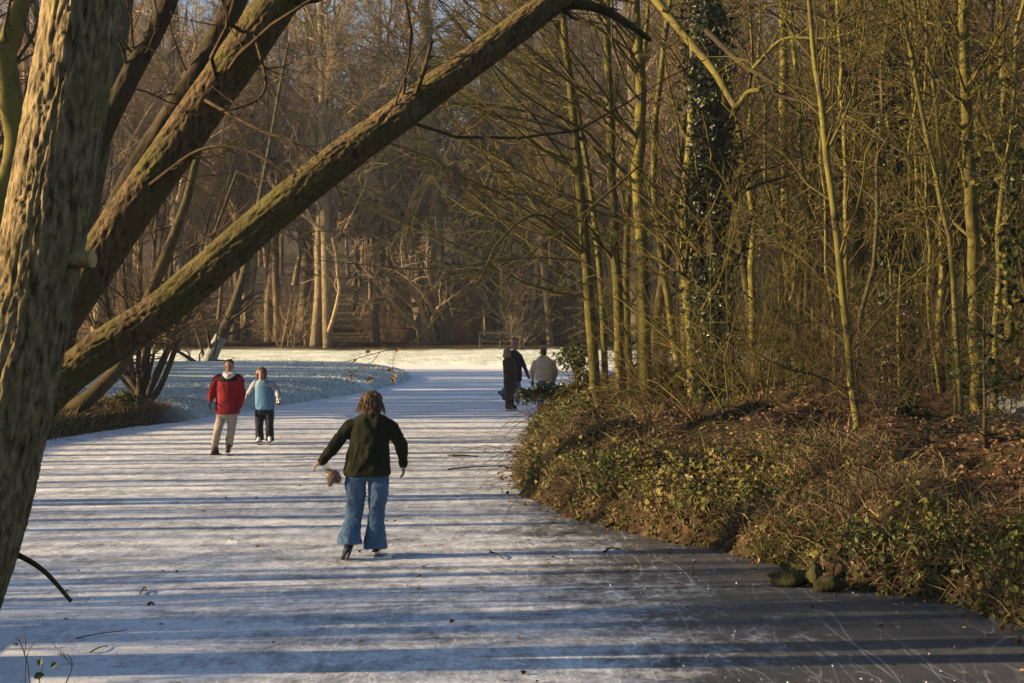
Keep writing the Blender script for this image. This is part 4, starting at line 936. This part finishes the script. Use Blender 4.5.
# --- skater in the middle, seen from behind, carrying a bag
Z = 15.35
r_, p = person('person in dark green jacket and flared jeans skating away with a bag', Z, 365, 556)
k = p.k
AW = np.array([0, 1., 0])
hc = p(371, 403.5, .02)
armL = [p(350.5, 426, 0), p(336, 444, -.02), p(324, 459.5, -.06)]; armR = [p(390.5, 427, 0), p(401.5, 444, -.02), p(403, 463, .02)]
legL = [p(357, 476, .0), p(355, 509, .06), p(351, 543, -.12)]; legR = [p(379, 476, .0), p(376, 511, .03), p(376, 546, .02)]
body = headprims(hc, [0.05, 1, -.1]) + [loft([(p(369, 478), .15, .10), (p(370, 455), .13, .09), (p(370, 425), .15, .10), (p(370, 416), .08, .07)])]
for A in (armL, armR): body += [cap(A[0], .05, A[1], .042), cap(A[1], .042, A[2], .03)]
for A in (legL, legR): body += [cap(A[0], .085, A[1], .06), cap(A[1], .06, A[2], .042)]
body += hand(armL[2], p(318, 463.5, -.06) - armL[2], [.3, .2, -1], .95, .9, -1) + hand(armR[2], p(403.5, 470, .02) - armR[2], [-1, .2, 0], .95, .55, 1)
blob('body', body, M['skin'], r_, .0062, 1, dec=.35)
jk = [loft([(p(367, 474.5, 0), .236, .165), (p(367, 470, 0), .245, .17), (p(368, 458, 0), .225, .155), (p(369.5, 440, 0), .205, .145), (p(370.5, 426, .0), .212, .13), (p(371, 418, .0), .17, .11), (p(371, 413.5, .01), .095, .085), (p(371, 409.5, .02), .078, .08)], 28, 34)]
jk += [cap(armL[0] + [0.0, 0, .0], .080, armL[1], .062), cap(armL[1], .062, armL[2] + [.005, 0, .004], .048), cap(armR[0] + [.0, 0, .0], .080, armR[1], .062), cap(armR[1], .062, armR[2] + [0, 0, .012], .046)]
jo = blob('jacket', jk, M['fleece'], r_, .0085, 2, .020, 10., (1.1, 1., .6), 5)
blob('hem', [loft([(p(367, 475.5), .236, .158), (p(367, 473), .243, .165), (p(367, 471), .236, .158)], 28, 8)], M['fleece'], jo, .01, 1)
cf = [cap(armL[2] + [.004, 0, .004], .053, armL[2] + (armL[2] - armL[1]) * .06, .050)]; blob('cuff', cf, M['fleece'], jo, .009, 1)
cf = [cap(armR[2] + [0, 0, .01], .051, armR[2] + (armR[2] - armR[1]) * .06, .048)]; blob('cuff', cf, M['fleece'], jo, .009, 1)
def leg_loft(pts): return loft([(c, hx, hy) for c, hx, hy in pts], 20, 30)
je = [loft([(p(367.5, 468), .185, .12), (p(367, 474), .205, .13), (p(367, 478), .20, .125), (p(367, 480.5), .10, .06)], 24, 14),
      leg_loft([(p(356.5, 471), .100, .11), (p(355.5, 482), .108, .115), (p(355.5, 496, .03), .100, .11), (p(354.5, 508, .06), .090, .098), (p(353, 518, .03), .086, .092), (p(351.5, 528, -.05), .102, .10), (p(350.5, 537, -.10), .120, .115), (p(350.5, 541.5, -.12), .128, .12)]),
      leg_loft([(p(378, 471), .100, .11), (p(378.8, 482), .108, .115), (p(378, 496), .098, .108), (p(376.5, 510, .03), .080, .092), (p(375.5, 524, .02), .088, .095), (p(375.5, 538), .110, .118), (p(375.7, 548), .124, .13)])]
blob('jeans', je, M['jeans'], r_, .0085, 1, .016, 11., (1., 1., 1.6), 8)
hr = [ell(hc + [0, -.012, .022], (.108, .118, .112), 20), ell(hc + [0, -.02, -.045], (.112, .105, .075), 20), ell(hc + [-.035, -.02, -.075], (.066, .085, .05)), ell(hc + [.045, -.02, -.065], (.066, .085, .05))]
blob('hair', hr, M['hair_b'], r_, .007, 1, .040, 34., (1, 1, .16), 12)
rg = np.random.default_rng(130); n = 520; a = rg.uniform(0, 6.28, n); el_ = rg.uniform(-.1, 1.3, n)
st0 = hc + np.stack([.104 * np.cos(a) * np.cos(el_), -.012 + .114 * np.sin(a) * np.cos(el_), .03 + .10 * np.sin(el_)], -1)
P = np.zeros((n, 6, 3)); P[:, 0] = st0
for j in range(1, 6): P[:, j] = P[:, j - 1] + np.stack([np.cos(a) * .008, np.sin(a) * .008, np.full(n, -.026)], -1) + rg.normal(size=(n, 3)) * .0045
P = P[P[:, 0, 1] < hc[1] + .05]; V, F = tubes(P, .0035 * np.linspace(1, .4, 6)[None] * np.ones((len(P), 1)), 4); link('hair_strands', mesh_from('hair_strands', V, F, M['hair_b']), r_)['kind'] = 'stuff'
skate(r_, p(350.5, 543.5, -.17), nrm([-.35, .62, -.70]), nrm([.10, .72, .66]), M['black'], .95)
aR = p(376, 551, .02); aR[2] = BLADE * .95 - .002; skate(r_, aR, [.12, 1, 0], [0, 0, 1], M['black'], .95)
# bag held in her left hand
M['paper'] = plain('paper', (.15, .062, .026), .7, .3, .35, 25)
m, nt, N, L, b = mat_new('film'); b.inputs['Base Color'].default_value = (.42, .36, .30, 1); b.inputs['Roughness'].default_value = .25; b.inputs['Alpha'].default_value = .2; b.inputs['Specular IOR Level'].default_value = .8; M['film'] = m
bo = np.array(r_.location) + p(333, 476, -.06); bag = thing('plastic_bag', 'small clear plastic bag with brown contents held by the skater in the green jacket', 'bag', tuple(bo)); q = lambda x, y, dy=-.06: np.array(r_.location) + p(x, y, dy) - bo
blob('contents', [cap(q(327.5, 469.5), .022, q(334, 475), .066), cap(q(334, 475), .064, q(338, 478), .045), cap(q(333, 476), .06, q(331, 484), .022)], M['paper'], bag, .008, 1, .014, 22.)
blob('bag_neck', [cap(q(319.5, 463.5), .012, q(323, 465.5), .009, S=8), cap(q(323, 465.5), .009, q(328, 470), .03, S=8)], M['film'], bag, .006, 1, .006, 30., seed=4)
blob('plastic_film', [cap(q(326.5, 468), .03, q(333, 475), .08), cap(q(333, 475), .078, q(332, 484), .04), cap(q(334, 475), .074, q(340, 478), .05)], M['film'], bag, .009, 1, .016, 20., seed=3)

# --- couple: man in the red jacket
M['red'] = fabric('red', (.24, .007, .014), .22, .75, .1); M['maroon'] = fabric('maroon', (.022, .007, .009), .3, .8, .1); M['beige_t'] = fabric('beige_t', (.34, .28, .22), .15); M['scarf'] = fabric('scarf', (.62, .56, .50), .15); M['glove_n'] = fabric('glove_n', (.02, .022, .05), .2)
M['brown_boot'] = plain('brown_boot', (.05, .022, .014), .4, .4, .3, 12)
Z = 27.1
r_, p = person('person in red jacket, white scarf and beige trousers skating towards the camera', Z, 222, 455); FW = np.array([0, -1., 0])
hc = p(229.5, 366.5, -.03)
armL = [p(218, 379), p(212.5, 390, -.03), p(211.5, 399, -.08)]; armR = [p(239, 379), p(242, 393, .0), p(240.5, 405, -.04)]
legL = [p(221.5, 414), p(219, 433, -.1), p(215, 449, .02)]; legR = [p(232.5, 414), p(231, 433, -.06), p(229, 447, -.02)]
body = headprims(hc, [0, -1, -.12], 1.02) + [loft([(p(227, 416), .15, .10), (p(228, 395), .15, .10), (p(228.5, 380), .17, .11), (p(229, 375), .09, .07)])]
for A in (armL, armR): body += [cap(A[0], .05, A[1], .045), cap(A[1], .045, A[2], .032)]
for A in (legL, legR): body += [cap(A[0], .085, A[1], .06), cap(A[1], .06, A[2], .045)]
bdy = blob('body', body, M['skin'], r_, .0085, 1, dec=.5); face(bdy, hc, [0, -1, -.12], (.08, .093))
jk = [loft([(p(227, 414), .212, .155), (p(227, 410), .22, .16), (p(227.5, 398), .212, .155), (p(228, 386), .218, .15), (p(228.5, 379), .205, .135), (p(229, 375), .14, .11), (p(229.3, 372.5), .09, .09)], 26, 28)]
for A in (armL, armR): jk += [cap(A[0], .085, A[1], .074), cap(A[1], .076, A[2], .058)]
jo = blob('jacket', jk, M['red'], r_, .011, 3, .014, 8., (1, 1, .7), 15)
yk = [loft([(p(228.3, 381.5), .200, .150), (p(228.5, 379), .222, .146), (p(229, 375), .150, .118), (p(229.3, 372), .098, .098)], 26, 14), cap(p(219.5, 377.5), .07, p(217.5, 380), .07), cap(p(238.5, 377.5), .07, p(240.5, 381), .072)]
blob('shoulder_yoke', yk, M['maroon'], jo, .011, 2, .006, 8.)
blob('zip', [cap(p(229.5, 381, -.160), .008, p(228.5, 396, -.178), .008, S=6), cap(p(228.5, 396, -.178), .008, p(228.2, 412, -.182), .008, S=6)], M['maroon'], jo, .005, 0)
for x0 in (221, 231.5): blob('pocket_flap', [cap(p(x0, 401, -.165), .012, p(x0 + 4.5, 402.5, -.17), .012, .5, [0, 1, 0], S=8)], M['red'], jo, .005, 0)
sf = [cap(hc + [-.06, -.03, -.125], .05, hc + [.06, -.03, -.125], .05), cap(hc + [-.07, -.06, -.14], .045, hc + [0, -.115, -.175], .05), cap(hc + [.07, -.06, -.14], .045, hc + [0, -.115, -.175], .05), cap(hc + [-.07, 0, -.12], .045, hc + [0, .06, -.115], .05), cap(hc + [.07, 0, -.12], .045, hc + [0, .06, -.115], .05)]
blob('scarf', sf, M['scarf'], r_, .01, 2, .008, 20.)
tr_ = [loft([(p(227, 408), .18, .13), (p(227, 415), .19, .13), (p(227, 418), .17, .11), (p(227, 420), .08, .05)], 22, 12),
       leg_loft([(p(221.8, 411), .098, .11), (p(220.8, 420, -.03), .088, .10), (p(218.5, 432, -.12), .070, .08), (p(216, 440, -.05), .066, .072), (p(214.3, 447.5, .02), .062, .07)]),
       leg_loft([(p(232, 411), .098, .11), (p(232.3, 420), .088, .10), (p(231.5, 433, -.06), .070, .08), (p(230.2, 441, -.03), .066, .072), (p(229.2, 447, -.02), .062, .07)])]
blob('trousers', tr_, M['beige_t'], r_, .011, 2, .012, 11., (1, 1, 1.3), 18)
blob('hair', [ell(hc + [0, .018, .066], (.086, .09, .07)), ell(hc + [0, .05, .0], (.088, .062, .07))], M['hair_d'], r_, .01, 2, .008, 30.)
blob('glove', hand(armL[2], p(210.5, 406, -.1) - armL[2], [1, 0, 0], 1.15, .5, 1), M['glove_n'], r_, .008, 1); blob('glove', hand(armR[2], p(238, 412, -.06) - armR[2], [-1, 0, 0], 1.15, .5, -1), M['glove_n'], r_, .008, 1)
a_ = p(215.3, 448.5, .02); skate(r_, a_, nrm([-.45, -.8, -.35]), [0, -.2, 1], M['brown_boot'], 1.08)
a_ = p(229, 447, -.02); a_[2] = BLADE * 1.08 - .002; skate(r_, a_, [.05, -1, 0], [0, 0, 1], M['brown_boot'], 1.08)

# --- couple: woman in the blue jacket
M['blue_j'] = fabric('blue_j', (.09, .20, .33), .15, .8, .1); M['grey_j'] = fabric('grey_j', (.26, .28, .33), .12, .8, .1); M['navy'] = fabric('navy', (.012, .014, .022), .3)
Z = 29.4
r_, p = person('person in light blue jacket with grey sleeves and dark trousers holding the other skater’s hand', Z, 265, 444)
r_['label'] = 'person in light blue jacket with grey sleeves and dark trousers'
hc = p(262, 374, -.05)
armL = [p(255.5, 384), p(249.5, 393, .0), p(243.5, 404, -.08)]; armR = [p(271, 384), p(277, 390, -.03), p(279.5, 396, -.12)]
legL = [p(260, 408), p(259.8, 425, -.05), p(260, 440)]; legR = [p(269, 408), p(269.7, 425, -.05), p(270, 440, -.02)]
body = headprims(hc, [-.05, -1, -.25], .97) + [loft([(p(264.5, 410), .14, .09), (p(264, 395), .13, .09), (p(263.5, 385), .15, .09), (p(263, 381), .08, .07)])]
for A in (armL, armR): body += [cap(A[0], .045, A[1], .04), cap(A[1], .04, A[2], .03)]
for A in (legL, legR): body += [cap(A[0], .075, A[1], .055), cap(A[1], .055, A[2], .04)]
bdy = blob('body', body, M['skin'], r_, .0085, 1, dec=.5); face(bdy, hc, [-.05, -1, -.25], (.08, .09), .95)
jo = blob('jacket', [loft([(p(264.8, 409.5), .195, .14), (p(264.8, 406), .20, .145), (p(264.3, 397), .185, .135), (p(264, 388), .185, .13), (p(263.5, 383.5), .16, .12), (p(263, 380), .09, .085)], 24, 24)], M['blue_j'], r_, .011, 3, .012, 8., (1, 1, .7), 25)
sl = [loft([(p(263.8, 387), .188, .125), (p(263.6, 384), .17, .13), (p(263, 380.5), .10, .095), (p(263, 379), .07, .08)], 24, 12)]
for A in (armL, armR): sl += [cap(A[0], .078, A[1], .066), cap(A[1], .066, A[2], .05)]
blob('sleeves', sl, M['grey_j'], jo, .011, 2, .010, 9., seed=27)
blob('trousers', [loft([(p(264.5, 404), .165, .12), (p(264.5, 410), .175, .125), (p(264.5, 413), .15, .11), (p(264.5, 415), .07, .05)], 22, 12),
   leg_loft([(p(260, 407), .095, .105), (p(259.6, 417), .092, .105), (p(259.6, 427, -.04), .078, .088), (p(259.8, 440), .084, .095)]), leg_loft([(p(269, 407), .095, .105), (p(269.6, 417), .092, .105), (p(269.9, 427, -.04), .078, .088), (p(270.2, 441), .084, .095)])], M['navy'], r_, .011, 2, .01, 11.)
blob('hair', [ell(hc + [0, .02, .05], (.105, .105, .085)), ell(hc + [0, .045, -.02], (.11, .075, .09)), ell(hc + [-.08, .0, .0], (.03, .06, .07)), ell(hc + [.08, .0, .0], (.03, .06, .07))], M['hair_b'], r_, .01, 2, .018, 26.)
blob('glove', hand(armR[2], p(279.5, 402, -.15) - armR[2], [-.5, -1, 0], 1.25, .5, -1), M['black'], r_, .008, 1)
blob('glove', hand(armL[2], p(240.5, 409, -.1) - armL[2], [1, 0, 0], 1.1, .5, 1), M['black'], r_, .008, 1)
for A, fx in ((legL, -.1), (legR, .15)): a_ = A[2].copy(); a_[2] = BLADE * .95 - .002; skate(r_, a_, [fx, -1, 0], [0, 0, 1], M['white_boot'], .95)

# --- group at the tip of the right bank
M['brown_c'] = fabric('brown_c', (.042, .031, .024), .3); M['fur'] = plain('fur', (.27, .19, .12), .9, .1, .5, 60); M['brown_t'] = fabric('brown_t', (.05, .028, .02), .25); M['dark_j'] = fabric('dark_j', (.012, .014, .022), .3); M['beige_j'] = fabric('beige_j', (.44, .36, .28), .12); M['rose'] = fabric('rose', (.42, .32, .28), .12)
def simple(label, Z, x, yf, hc_, fw, arms, legs, jacket, jmat, tmat, hairs, hmat, legw=.085, gl='black', boots='black', headk=1., jarm=.068, lift=(0, 0)):
    r_, p = person(label, Z, x, yf); hc = p(*hc_)
    A_ = [[p(*q) for q in A] for A in arms]; L_ = [[p(*q) for q in A] for A in legs]; J = [(p(*c), hx, hy) for c, hx, hy in jacket]
    body = headprims(hc, fw, headk) + [loft([(c, hx * .7, hy * .7) for c, hx, hy in J])]
    for A in A_: body += [cap(A[0], .045, A[1], .04), cap(A[1], .04, A[2], .03)]
    for A in L_: body += [cap(A[0], .075, A[1], .055), cap(A[1], .055, A[2], .04)]
    bdy = blob('body', body, M['skin'], r_, .012, 1, dec=.6)
    if fw[1] < 0: face(bdy, hc, fw, (.08, .093), headk)
    jk = [loft(J, 24, 26)]
    for A in A_: jk += [cap(A[0], .08, A[1], jarm), cap(A[1], jarm, A[2], .05)]
    blob('jacket', jk, M[jmat], r_, .014, 2, .014, 8.)
    t_ = [loft([(J[0][0] + [0, 0, .12], .16, .12), (J[0][0] + [0, 0, -.02], .165, .12), (J[0][0] + [0, 0, -.08], .12, .08)], 20, 8)]
    for A in L_: t_ += [cap(A[0], .098, A[1], legw), cap(A[1], legw, A[2], legw * .9)]
    blob('trousers', t_, M[tmat], r_, .014, 2, .012, 9.)
    blob('hair' if hmat != 'fur' else 'fur_hood', [ell(hc + np.array(c), r) for c, r in hairs], M[hmat], r_, .012, 1, .02, 25.)
    for A in A_: blob('glove', hand(A[2], A[2] - A[1], [0, -1, 0], 1.15, .5, 1), M[gl], r_, .011, 1)
    for A, lf in zip(L_, lift):
        a_ = A[2].copy()
        if not lf: a_[2] = BLADE - .002
        fd = np.array([fw[0] + .02, fw[1], 0.]) if not lf else np.array([-.3, .3, -.8]); skate(r_, a_, fd, [0, 0, 1] if not lf else [-.8, 0, .4], M[boots], 1.)
    return r_, p
simple('person in long dark coat with fur hood and brown trousers', 40.4, 510, 411, (508, 352.5, 0), [.75, .65, -.1],
   [[(505.5, 362, -.05), (506, 373, -.12), (512, 380, -.1)], [(513, 362, .05), (515.5, 372, .1), (516, 382, .1)]], [[(508.5, 386, -.03), (508, 396, -.05), (508, 406, -.05)], [(511.5, 386, .05), (511, 396, .1), (511.5, 406, .12)]],
   [((510, 391), .165, .17), ((510, 386), .17, .17), ((509.5, 374), .165, .155), ((509.5, 364), .165, .15), ((509, 360), .14, .12), ((508.5, 357), .09, .09)], 'brown_c', 'brown_t', [((-.02, -.02, .0), (.11, .115, .13)), ((-.02, 0, -.09), (.13, .12, .08))], 'fur')
simple('person in dark jacket and blue jeans behind the fur-hooded one, facing the camera', 43.2, 515, 405, (515, 342.5, 0), [.1, -1, -.05],
   [[(509.5, 356), (506.5, 367, -.1), (507, 377, -.15)], [(519.5, 356), (523.5, 364, -.05), (527, 373, -.12)]], [[(512, 380), (507, 388, -.1), (502.5, 394, .2)], [(517, 380), (518.5, 390, -.1), (517.5, 400, .0)]],
   [((514.5, 381), .215, .14), ((514.5, 376), .22, .145), ((514.5, 364), .215, .14), ((514.5, 356.5), .225, .135), ((514.3, 353), .16, .11), ((514, 350), .085, .085)], 'dark_j', 'jeans', [((0, .015, .07), (.088, .092, .07))], 'hair_d', .10, lift=(1, 0), headk=1.05)
simple('person in beige jacket and jeans seen from behind beside the holly', 39.4, 545, 413, (543.5, 352, 0), [.25, 1, -.15],
   [[(535, 363), (532, 372, .05), (532.5, 380, .12)], [(552.5, 363), (556, 372, .08), (554, 381, .2)]], [[(541, 384), (540.5, 396, .03), (540.5, 406, 0)], [(549, 384), (549, 396, .03), (549.5, 406, .05)]],
   [((544.5, 380.5), .235, .16), ((544.5, 377), .245, .165), ((544.5, 368), .25, .16), ((544, 361.5), .24, .145), ((543.7, 358), .16, .12), ((543.5, 355.5), .095, .09)], 'beige_j', 'jeans', [((0, -.02, .04), (.088, .095, .088)), ((0, -.03, -.02), (.085, .075, .07))], 'hair_d', .095)

# ------------------------------------------------------------------ winter haze
m = bpy.data.materials.new('haze'); m.use_nodes = True; nt = m.node_tree; nt.nodes.remove(nt.nodes['Principled BSDF'])
pv = nt.nodes.new('ShaderNodeVolumePrincipled'); pv.inputs['Color'].default_value = (.72, .82, 1, 1); pv.inputs['Density'].default_value = .0004; pv.inputs['Anisotropy'].default_value = .1
nt.links.new(pv.outputs[0], nt.nodes['Material Output'].inputs['Volume'])
V = np.array([[x, y, z] for z in (-3., 75.) for y in (-60., 350.) for x in (-170., 170.)])
me = mesh_from('haze', V, np.array([[0, 2, 3, 1], [4, 5, 7, 6], [0, 1, 5, 4], [2, 6, 7, 3], [0, 4, 6, 2], [1, 3, 7, 5]]), m, False)
tag(link('haze', me), 'thin blue winter haze hanging over the pond and wood', 'haze', kind='stuff')
